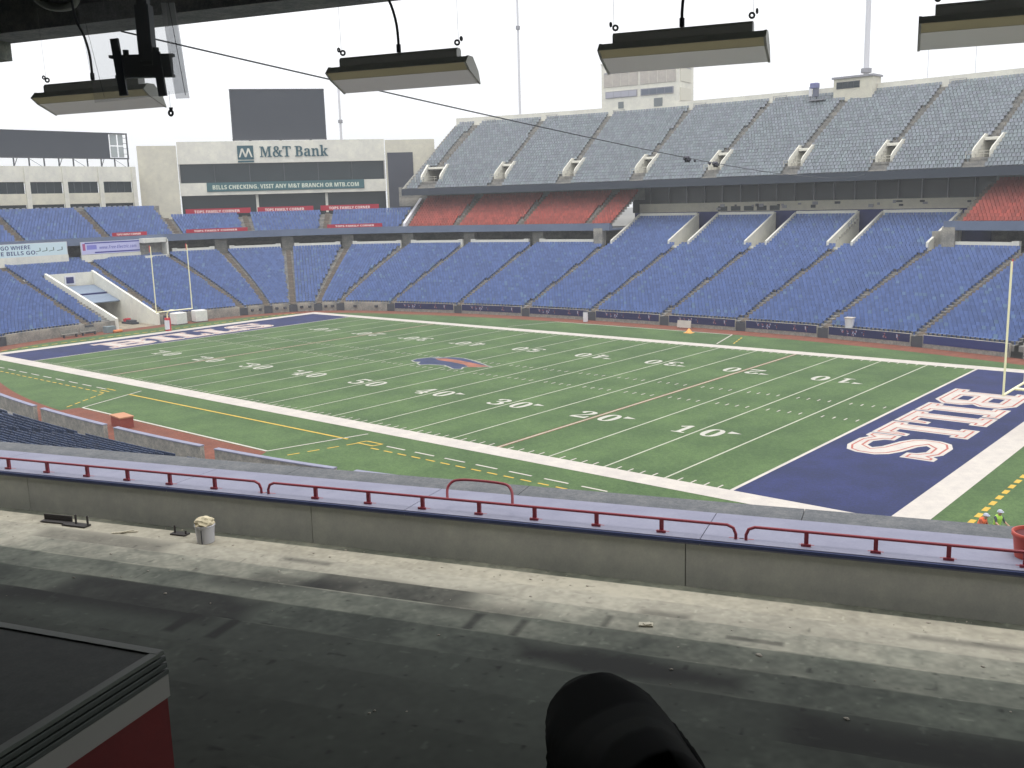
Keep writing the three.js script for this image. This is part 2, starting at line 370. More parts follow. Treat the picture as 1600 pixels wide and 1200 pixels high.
// ---------------------------------------------------------------- seats
const seatGeo = mergeGeometries([bx(0.46, 0.05, 0.40, 0, 0.42, -0.06), bx(0.46, 0.44, 0.05, 0, 0.66, 0.19, 0, 0.16), bx(0.08, 0.4, 0.2, 0, 0.2, 0.05)]);
const pal = {
  blue: () => { const k = R(0.82, 1.18), f = R(0, 1) < 0.05 ? 1.4 : 1; return [0.082 * k * f, 0.132 * k * f, 0.305 * k]; },
  navy: () => { const k = R(0.75, 1.2); return [0.026 * k, 0.045 * k, 0.10 * k]; },  // seat blue darkened: shade on the near-side seat backs put into the colour
  grey: () => { const k = R(0.85, 1.15); return [0.235 * k, 0.262 * k * R(0.96, 1.04), 0.292 * k]; },
  red: () => { const k = R(0.75, 1.2); return [0.33 * k, 0.068 * k, 0.05 * k]; },
};
let seatCount = 0;
function seats(parent, sa, sb, D0, rows, depth, yOf, colour, skip, pitch = 0.53, scale = 1) {
  const mats = [], cols = [], m4 = new THREE.Matrix4();
  for (let r = 0; r < rows; r++) {
    const D = D0 + (r + 0.68) * depth, y = yOf(r);
    let s = sa(D); const e = sb(D); s += 0.3;
    while (s < e - 0.3) {
      const p = at(s, D), q = at(s + 0.2, D), sc = p.distanceTo(q) / 0.2;
      if (!skip || !skip(s, D, p)) {
        const tx = (q.x - p.x) / (0.2 * sc), tz = (q.z - p.z) / (0.2 * sc);
        // outward normal = along the curve turned right
        const nx = -tz * -1, nz = tx * -1, j = R(-0.02, 0.02);
        m4.set(tx * scale, 0, nx * scale, p.x + nx * j, 0, scale, 0, y, tz * scale, 0, nz * scale, p.z + nz * j, 0, 0, 0, 1);
        mats.push(m4.clone()); cols.push(pal[colour]());
      }
      s += pitch / Math.max(0.5, sc);
    }
  }
  if (!mats.length) return;
  const im = new THREE.InstancedMesh(seatGeo, colour === 'red' ? mat.seatRed : colour === 'grey' ? mat.seatGrey : mat.seatBlue, mats.length);
  const c = new THREE.Color();
  mats.forEach((m, i) => { im.setMatrixAt(i, m); im.setColorAt(i, c.setRGB(...cols[i])); });
  im.name = 'seats'; im.userData.kind = 'stuff'; im.castShadow = im.receiveShadow = true;
  parent.add(im); seatCount += mats.length;
}

// ---------------------------------------------------------------- lower stand
const DEP = 25 / 31, RISE = 0.2565, Y0 = 1.2, DF = 0.45;
const yLow = (r) => Y0 + RISE * Math.min(r, 31) + 0.34 * Math.max(0, r - 31);
function stepped(D0, rows, depth, yOf, tail = []) {
  const p = [[D0, yOf(0) - 0.6]];
  for (let r = 0; r < rows; r++) p.push([D0 + r * depth, yOf(r)], [D0 + (r + 1) * depth, yOf(r)]);
  return p.concat(tail);
}
const aisleBottom = [[-62.6, 20.6], [-64.86, 7.65], [-65.02, -4.76], [-63.38, -17.44], [-61.96, -21.21], [-59.92, -24.53], [-57.29, -27.34], [-54.31, -29.48], [-45.77, -32.98], [-33.56, -35.74], [-21.36, -37.41], [-9.57, -38.1], [2.2, -38.23], [13.62, -37.93], [24.94, -37.03], [36.31, -35.22], [47, -32.7]];
const aisleTop = [[-88, 22], [-89.83, 8.73], [-89.99, -5.43], [-88.56, -19.54], [-85.63, -29.42], [-80.02, -39.4], [-72.84, -46.95], [-63.48, -52.94], [-51.82, -57.25], [-38.19, -60.31], [-24.11, -62.27], [-10.72, -63.08], [2.58, -63.25], [15.99, -62.85], [29.14, -61.71], [40.92, -59.8], [53, -57]];
const aisles = aisleBottom.map((b, i) => { const s0 = sAt(b[0], b[1], 0), s1 = sAt(aisleTop[i][0], aisleTop[i][1], 25); return lerpD(s0, s1, 0, 25); });
const GAPW = 0.44, CENTER0 = 10, CENTER1 = 14; // aisles bounding the taller middle part of the far side
const loc = (s, D) => at(s, D).distanceTo(at(s + 0.2, D)) / 0.2;
const low = thing('lower_stand', 'lower tier of blue seats ringing the field in concrete rows', 'grandstand');
const tunnelSkip = (s, D, p) => p.x < -60 && p.z > -4.0 && p.z < 5.1 && D < 19.2;
const chan = 1.75; // half width of the entry channels
for (let i = 0; i + 1 < aisles.length; i++) {
  const mid = i >= CENTER0 && i < CENTER1, rows = mid ? 43 : 31;
  const off = (a, D, side) => { const w = (D > 25.2 && mid) ? ((side < 0 && i === CENTER0) || (side > 0 && i === CENTER1 - 1) ? 0.9 : chan) : GAPW; return a(D) - side * w / loc(a(D), D); };
  const sa = (D) => off(aisles[i], D, -1), sb = (D) => off(aisles[i + 1], D, 1);
  const len = Math.abs(sb(10) - sa(10)), n = Math.max(3, Math.ceil(len / 2.2));
  let blk;
  if (i === 1) { // holds the players' tunnel
    const tl = (D) => sAt(-65.2 - D, 3.7 + D * 0.05, D), tr = (D) => sAt(-65.2 - D, -3.35, D);
    const r1 = 23;
    const prof = stepped(DF, r1, DEP, yLow), pr2 = [];
    for (let r = r1; r < 31; r++) pr2.push([DF + r * DEP, yLow(r)], [DF + (r + 1) * DEP, yLow(r)]);
    // s grows from the left end (z = 0) towards the far side; on the other side of z = 0 it is negative
    blk = obj('seating_block', [sweep(sa, tl, 3, prof), sweep(tr, sb, 2, prof), sweep(sa, sb, n, pr2)], mat.terrace, low);
  } else blk = obj('seating_block', sweep(sa, sb, n, stepped(DF, rows, DEP, yLow, [])), mat.terrace, low);
  seats(blk, sa, sb, DF, rows, DEP, yLow, 'blue', i === 1 ? tunnelSkip : null);
  // aisle with half steps
  const a = aisles[i], st = [];
  for (let r = 0; r < 31; r++) st.push([DF + r * DEP, yLow(r) + 0.015], [DF + (r + 0.5) * DEP, yLow(r) + 0.015], [DF + (r + 0.5) * DEP, yLow(r) + RISE / 2], [DF + (r + 1) * DEP, yLow(r) + RISE / 2]);
  obj('aisle_steps', sweep((D) => a(D) - (GAPW - 0.02) / loc(a(D), D), (D) => a(D) + (GAPW - 0.02) / loc(a(D), D), 1, st), mat.aisle, low);
}
// near side of the lower stand: seen from behind and above
const nearA = [-56, -45, -33, -21, -9, 3, 15, 27, 38].map((x) => { const k = loop.length; return sAt(x, Math.abs(x) < 1 ? 38 : 38 - Math.max(0, Math.abs(x) - 20) * 0.12, 0); });
const nearRows = 28, ND = 1.7;
for (let i = 0; i + 1 < nearA.length; i++) {
  const s0 = Math.min(nearA[i], nearA[i + 1]) + GAPW, s1 = Math.max(nearA[i], nearA[i + 1]) - GAPW, sa = () => s0, sb = () => s1;
  const yN = (r) => 0.6 + 0.20 * r + 0.0016 * r * r;
  const blk = obj('seating_block', sweep(sa, sb, 6, [[0.3, 0.3], [ND, 0.3], ...stepped(ND, nearRows, DEP, yN)]), mat.terrace, low);
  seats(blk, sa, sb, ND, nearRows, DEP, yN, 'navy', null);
  const st = []; for (let r = 0; r < nearRows; r++) st.push([ND + r * DEP, yN(r) + 0.015], [ND + (r + 1) * DEP, yN(r) + 0.015]);
  obj('aisle_steps', sweep(nearA[i] - GAPW + 0.02, nearA[i] + GAPW - 0.02, 1, st), mat.aisle, low);
}
// right-hand end, outside the frame: bare terrace
const gap0 = sAt(65.1, 6, 0), gap1 = sAt(49, 32.2, 0); // service opening in the near right corner
{ const s0 = aisles[aisles.length - 1](0); obj('seating_block', sweep(s0, gap0, 22, stepped(DF, 31, DEP, yLow)), mat.terrace, low); obj('seating_block', sweep(gap1, Math.min(...nearA), 8, stepped(DF, 31, DEP, yLow)), mat.terrace, low); }
{ const s0 = Math.max(...nearA), s1 = aisles[0](0) + CL; obj('seating_block', sweep(s0, s1, 14, stepped(DF, 31, DEP, yLow)), mat.terrace, low); }

// concourse behind the lower stand
const sC0 = aisles[CENTER0](25), sC1 = aisles[CENTER1](25), sEnd = aisles[aisles.length - 1](25);
const yT = yLow(30);
obj('concourse_floor', [sweep(aisles[0](25), sEnd, 110, [[25.44, yT - 0.02], [37, yT - 0.02]])], mat.darkConcrete, low);
obj('concourse_wall', sweep(aisles[0](25), sC0, 70, [[37, yT - 0.02], [37, 12]]), mat.darkConcrete, low);
obj('concourse_wall', sweep(sC1 + 2, sEnd, 14, [[37, yT - 0.02], [37, 12]]), mat.darkConcrete, low);
for (let i = 3; i + 1 < aisles.length; i++) {
  const mid = i >= CENTER0 && i < CENTER1; if (mid) continue;
  const a = aisles[i](25) + 1.6 / loc(aisles[i](25), 25), b = aisles[i + 1](25) - 1.6 / loc(aisles[i](25), 25);
  const g = [sweep(a, b, 6, [[25.5, yT], [25.5, yT + 1.3], [25.8, yT + 1.3], [25.8, yT], [25.5, yT]], true)];
  obj('ledge_wall', g, mat.whiteWall, low);
  for (const e of [a, b]) { const p = at(e, 25.8), q = at(e, 26.8); obj('ledge_pier', bx(0.9, 1.45, 0.66, p.x, yT + 0.7, p.z, Math.atan2(q.x - p.x, q.z - p.z)), mat.whiteWall, low); }
  const c = at(aisles[i](25), 27.5, 0), q = at(aisles[i](25), 29);
  obj('concourse_column', bx(2.2, 2.6, 1.0, c.x, yT + 1.25, c.z, Math.atan2(q.x - c.x, q.z - c.z)), mat.darkConcrete, low);
}
// entry channels through the taller middle part
for (let i = CENTER0; i <= CENTER1; i++) {
  const a = aisles[i], sides = i === CENTER0 ? [1] : i === CENTER1 ? [-1] : [-1, 1];
  const yTop = (D) => yT + (D - 25.2) * 0.40 + 1.1;
  const ws = i === CENTER0 || i === CENTER1 ? 0.75 : chan - 0.12;
  for (const sd of sides) {
    const s0 = a(25) + sd * (ws - 0.14), s1 = a(25) + sd * (ws + 0.14);
    obj('channel_wall', sweep(s0, s1, 1, [[25.3, yT], [25.3, yTop(25.3)], [35.4, yTop(35.4)], [35.4, yT], [25.3, yT]], true), mat.whiteWall, low);
  }
  if (sides.length === 2) {
    obj('channel_floor', sweep(a(25) - ws, a(25) + ws, 1, [[25.1, yT + 0.02], [36, yT + 0.02]]), mat.concrete, low);
    obj('channel_curb', sweep(a(25) - ws, a(25) + ws, 1, [[25.0, yT - 0.2], [25.0, yT + 0.35], [25.25, yT + 0.35], [25.25, yT - 0.2], [25.0, yT - 0.2]], true), mat.whiteWall, low);
  }
  if (i < CENTER1) obj('top_ledge', sweep(a(25) + (i === CENTER0 ? 0.9 : chan), aisles[i + 1](25) - (i === CENTER1 - 1 ? 0.9 : chan), 4, [[35.15, 12.6], [35.15, 14.2], [35.45, 14.2], [35.45, 12.6], [35.15, 12.6]], true), mat.whiteWall, low);
}
// concrete piers where the middle part meets the mezzanine
for (const [i, w] of [[CENTER0, -1.3], [CENTER1, 1.6]]) { const p = at(aisles[i](25) + w, 25.8), q = at(aisles[i](25) + w, 27); obj('end_pier', bx(1.7, 3.3, 1.3, p.x, yT + 1.5, p.z, Math.atan2(q.x - p.x, q.z - p.z)), mat.concrete, low); }

// ---------------------------------------------------------------- wall round the field
const wall = thing('field_wall', 'low concrete wall round the field with navy banners along it', 'wall');
{
  const bannerTex = canvasTex(512, 64, (x, w, h) => {
    x.fillStyle = '#1d2350'; x.fillRect(0, 0, w, h); seed = 99;
    for (let k = 0; k < 7; k++) {
      const cx = R(20, w - 20), cols = ['#8a5a6a', '#9aa0b8', '#6b3038', '#a89aa0'];
      for (let j = 0; j < 7; j++) { x.fillStyle = cols[(rnd() * 4) | 0]; x.fillRect(cx + R(-9, 9), R(8, 46), R(3, 9), R(5, 16)); }
    }
  });
  mat.banner = M(L(0.9, 0.9, 0.9), 0.8, { map: bannerTex });
  const prof = [[0, 0], [0, 1.42], [0.32, 1.42], [0.32, 0], [0, 0]];
  for (let i = 0; i + 1 < aisles.length; i++) {
    let parts = [[aisles[i](0) + 0.7, aisles[i + 1](0) - 0.7]];
    if (i === 1) parts = [[parts[0][0], sAt(-65.2, 3.5, 0)], [sAt(-65.2, -3.5, 0), parts[0][1]]];
    for (const [a, b] of parts) {
      const p = obj('wall_panel', sweep(a, b, 6, prof, true), mat.concrete, wall);
      if (i >= 8) {
        const g = sweep(a + 0.1, b - 0.1, 6, [[-0.03, 0.48], [-0.03, 1.40], [-0.002, 1.40]]);
        const uv = g.attributes.uv, len = b - a; for (let k = 0; k < uv.count; k++) uv.setXY(k, uv.getX(k) / len, uv.getY(k) / 0.92);
        obj('banner', g, i === 15 ? mat.bannerBlue : mat.banner, p);
      } else if (i >= 3) { obj('drain_box', [0.25, 0.75].map((f) => { const q = at(a + (b - a) * f, -0.12); return bx(0.5, 0.35, 0.3, q.x, 0.75, q.z); }), mat.steelDark, p); }
    }
    const q = at(aisles[i](0), 0.15), q2 = at(aisles[i](0), 1);
    obj('gate', bx(1.36, 1.15, 0.12, q.x, 0.58, q.z, Math.atan2(q2.x - q.x, q2.z - q.z)), mat.steelDark, wall);
  }
  const na = nearA.slice().sort((a, b) => a - b);
  for (let i = 0; i + 1 < na.length; i++) {
    const p = obj('wall_panel', sweep(na[i] + 0.75, na[i + 1] - 0.75, 6, prof, true), mat.concrete, wall);
    obj('wall_cap', sweep(na[i] + 0.75, na[i + 1] - 0.75, 6, [[-0.04, 1.43], [-0.04, 1.50], [0.36, 1.50], [0.36, 1.43], [-0.04, 1.43]], true), mat.ledge, p);
  }
  obj('wall_panel', sweep(aisles[aisles.length - 1](0) + 0.75, gap0, 24, prof), mat.concrete, wall);
  obj('wall_panel', sweep(gap1, na[0] - 0.75, 8, prof), mat.concrete, wall);
  obj('wall_panel', sweep(na[na.length - 1] + 0.75, CL + aisles[0](0) - 0.75, 14, prof), mat.concrete, wall);
}

// ---------------------------------------------------------------- players' tunnel in the left end stand
{
  const t = thing('players_tunnel', 'white walled tunnel mouth cut into the end stand behind the goal post', 'tunnel');
  const side = (z0, z1) => { // prism following the slope of the stand, z at the front and at the back
    const pos = [], P = (x, y, z) => [x, y, z], top = (D) => 1.35 + 0.32 * D + 0.45, w = 0.2;
    const xs = [-64.9, -84.0], zs = [z0, z1], q = [];
    for (let k = 0; k < 2; k++) for (const o of [-w, w]) q.push([P(xs[k], -0.05, zs[k] + o), P(xs[k], top(-65.2 - xs[k]), zs[k] + o)]);
    const f = (a, b, c, d) => pos.push(...a, ...b, ...c, ...a, ...c, ...d);
    f(q[0][0], q[2][0], q[2][1], q[0][1]); f(q[1][0], q[3][0], q[3][1], q[1][1]); f(q[0][1], q[2][1], q[3][1], q[1][1]); f(q[0][0], q[0][1], q[1][1], q[1][0]); f(q[2][0], q[2][1], q[3][1], q[3][0]);
    const g = new THREE.BufferGeometry(); g.setAttribute('position', new THREE.Float32BufferAttribute(pos, 3)); g.computeVertexNormals(); clean(g); boxUV(g); return g;
  };
  obj('side_wall', side(3.45, 4.45), mat.whiteWall, t);
  obj('side_wall', side(-3.15, -3.15), mat.whiteWall, t);
  const h = obj('header_wall', bx(0.3, 3.2, 7.3, -83.8, 6.0, 0.62), mat.whiteWall, t);
  obj('sign_frame', bx(0.12, 1.5, 1.7, -83.58, 6.5, 0.9), mat.pale, h);
  obj('sign_panel', bx(0.06, 1.0, 1.2, -83.5, 6.52, 0.9), mat.bannerBlue, h);
  const cover = M(L(0.19, 0.24, 0.32), 0.7, { map: rep(T.weather, 5) });
  obj('cover_panel', bx(4.0, 0.16, 6.9, -81.4, 4.95, 0.55, 0, 0, -0.27), cover, t);
  obj('cover_panel', bx(3.6, 0.16, 6.6, -77.2, 3.75, 0.45, 0, 0, -0.27), cover, t);
  obj('cover_edge', bx(0.15, 0.4, 6.6, -79.3, 4.35, 0.5), mat.bannerBlue, t);
  obj('ramp', rect(-94, -64.6, -3.3, 3.4, 0.03), M(L(0.42, 0.36, 0.27), 0.9, { map: rep(T.concrete, 4) }), t);
  obj('inner_wall', bx(0.3, 6, 8, -94, 3, 0.5), mat.concrete, t); obj('inner_side', [bx(10, 6, 0.3, -89, 3, -3.3), bx(10, 6, 0.3, -89, 3, 4.4)], mat.concrete, t);
  const c = thing('equipment_pile', 'dark pallets with red items on the tunnel ramp', 'equipment', [-70.6, 0.03, -1.6]);
  obj('pallet', [bx(3.2, 0.3, 1.1, 0, 0.16, 0), bx(1.6, 0.3, 0.9, 0.5, 0.46, 0.05)], mat.steelDark, c);
  obj('red_box', [bx(0.7, 0.5, 0.6, -0.6, 0.57, 0), bx(0.5, 0.4, 0.5, -1.15, 0.52, 0.1)], mat.red, c);
}

// ---------------------------------------------------------------- mezzanine tier
const mz = thing('mezzanine_stand', 'middle tier of blue and red seats above the dark concourse gap', 'grandstand');
{
  const MR = 0.42, MD = 0.85, M0 = 26.4, yM = (r) => 12.45 + MR * r;
  const marks = [[-90, 20], [-91.05, 3.84], [-90.75, -10.08], [-88.86, -22.74], [-84.51, -34.22], [-76.47, -45.0], [-64.4, -54.19], [-54.59, -57.48], [-41.62, -60.68], [-28.44, -62.82], [-23.6, -63.4]].map(([x, z]) => sAt(x, z, 26));
  const right = [31.6, 45, 58].map((x) => sAt(x, -62.41 + (x - 31) * 0.25, 26));
  const span = (list, colours, rowsOf) => {
    for (let i = 0; i + 1 < list.length; i++) {
      const rows = rowsOf(i), s0 = list[i], s1 = list[i + 1], g = 0.5, sa = (D) => s0 + g / loc(s0, D), sb = (D) => s1 - g / loc(s1, D);
      const n = Math.max(4, Math.ceil((s1 - s0) / 1.5));
      const b = obj('seating_block', sweep(sa, sb, n, stepped(M0, rows, MD, yM)), mat.terrace, mz);
      seats(b, sa, sb, M0, rows, MD, yM, colours(i));
      const st = []; for (let r = 0; r < rows; r++) st.push([M0 + r * MD, yM(r) + 0.01], [M0 + (r + 1) * MD, yM(r) + 0.01], [M0 + (r + 1) * MD, yM(r) + MR * 0.5]);
      obj('aisle_steps', sweep((D) => s0 - g / loc(s0, D), (D) => s0 + g / loc(s0, D), 1, st), mat.aisle, mz);
    }
  };
  span(marks, (i) => (i >= 6 ? 'red' : 'blue'), (i) => (i < 3 ? 12 : i < 6 ? 8 : 13));
  span(right, () => 'red', () => 13);
  const slab = [[25.2, 11.65], [25.2, 12.85], [25.5, 12.85], [26.4, 12.4], [26.4, 11.9], [39, 11.9], [39, 11.65], [25.2, 11.65]];
  obj('parapet', sweep(marks[0], marks[marks.length - 1], 100, slab, true), mat.fascia, mz);
  obj('parapet', sweep(right[0] - 0.9, right[2], 14, slab, true), mat.fascia, mz);
  // dark back wall under the upper deck
  obj('back_wall', sweep(marks[6] - 2, marks[marks.length - 1], 30, [[38, 16.5], [38, 20.2]]), mat.darkConcrete, mz);
  obj('back_wall', sweep(right[0], right[2], 10, [[38, 16.5], [38, 20.2]]), mat.darkConcrete, mz);
  obj('back_wall', sweep(marks[0], marks[3], 26, [[36.8, 12], [36.8, 17.9], [37.1, 17.9], [37.1, 12]]), mat.concrete, mz);
  // white handrail between the blue and the red seats
  const b0 = marks[6]; obj('divider_wall', sweep(b0 - 0.12, b0 + 0.12, 1, [[26.5, 12.4], [26.5, 13.4], [36.5, 18.0], [36.5, 16.5], [26.5, 12.4]], true), mat.pale, mz);
  // light strips on the soffit above the red seats
  const lamp = M(L(0.5, 0.48, 0.36), 0.6);
  for (const x of [-60, -52, -45, -38, -31]) { const s = sAt(x, -66, 33); const p = at(s, 35, 18.55), q = at(s + 1, 35, 18.55); obj('soffit_strip', bx(1.5, 0.08, 0.2, p.x, p.y, p.z, -Math.atan2(q.z - p.z, q.x - p.x)), lamp, mz); }
  // red banners with white lettering in the corner
  const bt = canvasTex(512, 48, (x, w, h) => { x.fillStyle = '#a31d35'; x.fillRect(0, 0, w, h); x.fillStyle = '#ece3dc'; x.font = 'bold 34px sans-serif'; x.textBaseline = 'middle'; x.fillText('TOPS FAMILY CORNER', 70, h / 2 + 2); });
  const rb = M(L(1, 1, 1), 0.8, { map: bt });
  const ban = (x0, z0, x1, z1, D, y, h) => {
    const s0 = sAt(x0, z0, D), s1 = sAt(x1, z1, D), g = sweep(s0, s1, 8, [[D, y], [D, y + h]]); const uv = g.attributes.uv;
    const l = Math.abs(s1 - s0); for (let k = 0; k < uv.count; k++) uv.setXY(k, uv.getX(k) / l, uv.getY(k) / h);
    return obj('red_banner', g, rb, mz);
  };
  ban(-98.5, -28.9, -93.3, -41.0, 33.6, 16.1, 1.0); ban(-92.7, -42.1, -86.2, -50.7, 33.6, 16.1, 1.0); ban(-85, -52, -75.9, -59.6, 33.6, 16.1, 1.0);
  ban(-89.1, -23.8, -85.2, -34, 25.45, 12.88, 0.66); ban(-76.4, -45.7, -67.7, -52.4, 25.45, 12.88, 0.66); ban(-90.7, -10.5, -89.7, -16.5, 25.45, 12.88, 0.62);
}
// advertising walls at the back of the left end stand
{
  const s1 = canvasTex(1024, 192, (x, w, h) => {
    x.fillStyle = '#c3d6dc'; x.fillRect(0, 0, w, h); x.fillStyle = '#26386a'; x.font = 'bold 82px sans-serif'; x.textBaseline = 'middle';
    const ft = (tx, px0, w0, yy) => { const m = x.measureText(tx).width || w0; x.save(); x.scale(w0 / m, 1); x.fillText(tx, px0 * m / w0, yy); x.restore(); };
    ft('GO WHERE', 352, 300, 54); ft('THE BILLS GO.', 262, 455, 138);
    x.strokeStyle = '#38534e'; x.lineWidth = 9;
    for (const [px, k] of [[700, 1], [765, 1.1], [835, 1.1], [920, 1.2]]) { x.beginPath(); x.moveTo(px, 128); x.lineTo(px + 46 * k, 116); x.lineTo(px + 46 * k, 70); x.stroke(); }
  });
  const a = thing('advertising_wall', 'white wall with pale blue sign reading go where the bills go', 'sign', [-89.75, yT, 6.0]);
  obj('base_wall', bx(0.35, 1.5, 16.4, 0, 0.7, 0), mat.whiteWall, a);
  const sp = obj('sign_board', bx(0.25, 2.1, 16.3, 0.0, 2.5, 0), mat.pale, a);
  obj('sign_face', new THREE.PlaneGeometry(16.1, 2.0).rotateY(Math.PI / 2).translate(0.135, 2.5, 0), M(L(1, 1, 1), 0.7, { map: s1 }), sp);
  const s2 = canvasTex(1024, 160, (x, w, h) => {
    x.fillStyle = '#b9b9dc'; x.fillRect(0, 0, w, h); x.fillStyle = '#2a2a86'; x.fillRect(60, 6, w, 16); x.fillRect(220, 132, w, 18);
    x.fillStyle = '#a34a78'; x.fillRect(20, 20, 46, 90); x.fillStyle = '#5a5aa8'; x.font = 'italic bold 60px sans-serif'; x.textBaseline = 'middle';
    x.fillText('www.Free-Electric.com', 300, 78); x.fillStyle = '#7a7ac4'; x.fillRect(90, 40, 170, 60);
  });
  const b = thing('advertising_wall', 'lavender sign with blue bars on white wall beside concrete portal', 'sign', [-89.7, yT, -9.7]);
  obj('base_wall', bx(0.35, 1.2, 10.6, 0, 0.55, 0), mat.whiteWall, b);
  const sq = obj('sign_board', bx(0.25, 2.1, 10.5, 0, 2.25, 0), mat.pale, b);
  obj('sign_face', new THREE.PlaneGeometry(10.4, 2.0).rotateY(Math.PI / 2).translate(0.135, 2.25, 0), M(L(1, 1, 1), 0.7, { map: s2 }), sq);
  const c = thing('concrete_portal', 'white concrete doorway box between lavender sign and the white ledge', 'doorway', [-89.0, yT, -17.3]);
  obj('jamb', bx(1.8, 3.2, 0.35, 0, 1.6, -2.1), mat.whiteWall, c);
  obj('lintel', bx(1.8, 0.75, 4.4, 0, 3.05, 0.15), mat.whiteWall, c);
  obj('back', bx(0.2, 2.6, 4.2, -0.8, 1.3, 0.1), mat.darkConcrete, c);
  obj('sill', bx(0.3, 0.5, 4.4, 0.75, 0.22, 0.1), mat.whiteWall, c);
}

// ---------------------------------------------------------------- suites in the middle of the far side, below the upper deck
{
  const t = thing('suite_level', 'row of suites with pale front panel and dark glazing under the upper deck', 'suites');
  const s0 = sC0 - 0.5, s1 = sC1 + 2.2;
  obj('base_wall', sweep(s0, s1, 20, [[36.6, 9], [36.6, 14.25], [38.4, 14.25]]), mat.bannerBlue, t);
  obj('front_panel', sweep(s0, s1, 24, [[38.4, 14.25], [38.4, 15.75], [38.7, 15.75], [38.7, 14.25]]), mat.cream, t);
  obj('glazing', sweep(s0 - 1.5, s1 + 1, 24, [[39.6, 14.2], [39.6, 19.9]]), mat.darkGlass, t);
  obj('soffit', sweep(s0, s1, 20, [[36, 18.5], [40, 18.7]]), mat.concrete, t);
  for (let s = s0 + 1.4; s < s1 - 1; s += 2.9) { const p = at(s, 39.2, 0), q = at(s, 40); obj('mullion', bx(0.12, 2.9, 0.2, p.x, 17.15, p.z, Math.atan2(q.x - p.x, q.z - p.z)), mat.steel, t); }
  const nA = 40, items = [];
  seed = 501;
  for (let k = 0; k < 22; k++) { const s = R(s0 + 12, s1 - 2), p = at(s, 38.33), q = at(s, 40); items.push(bx(R(0.3, 0.9), R(0.25, 0.5), 0.12, p.x, R(14.7, 15.4), p.z, Math.atan2(q.x - p.x, q.z - p.z))); }
  for (const g of items) obj('wall_fitting', g, rnd() < 0.5 ? mat.steelDark : mat.steel, t);
  // dark panels painting in the shade of open bays, left of the panel
  for (let k = 0; k < 5; k++) { const s = s0 + 13.4 + k * 2.1, p = at(s, 38.36), q = at(s, 40); obj('bay_shade_panel', bx(1.7, 0.75, 0.1, p.x, 14.72, p.z, Math.atan2(q.x - p.x, q.z - p.z)), mat.darkGlass, t); }
  const p = at(s1 - 9, 36.5), q = at(s1 - 9, 38); obj('small_sign', bx(4.2, 0.9, 0.1, p.x, 13.75, p.z, Math.atan2(q.x - p.x, q.z - p.z)), M(L(0.25, 0.26, 0.5), 0.7), t);
}

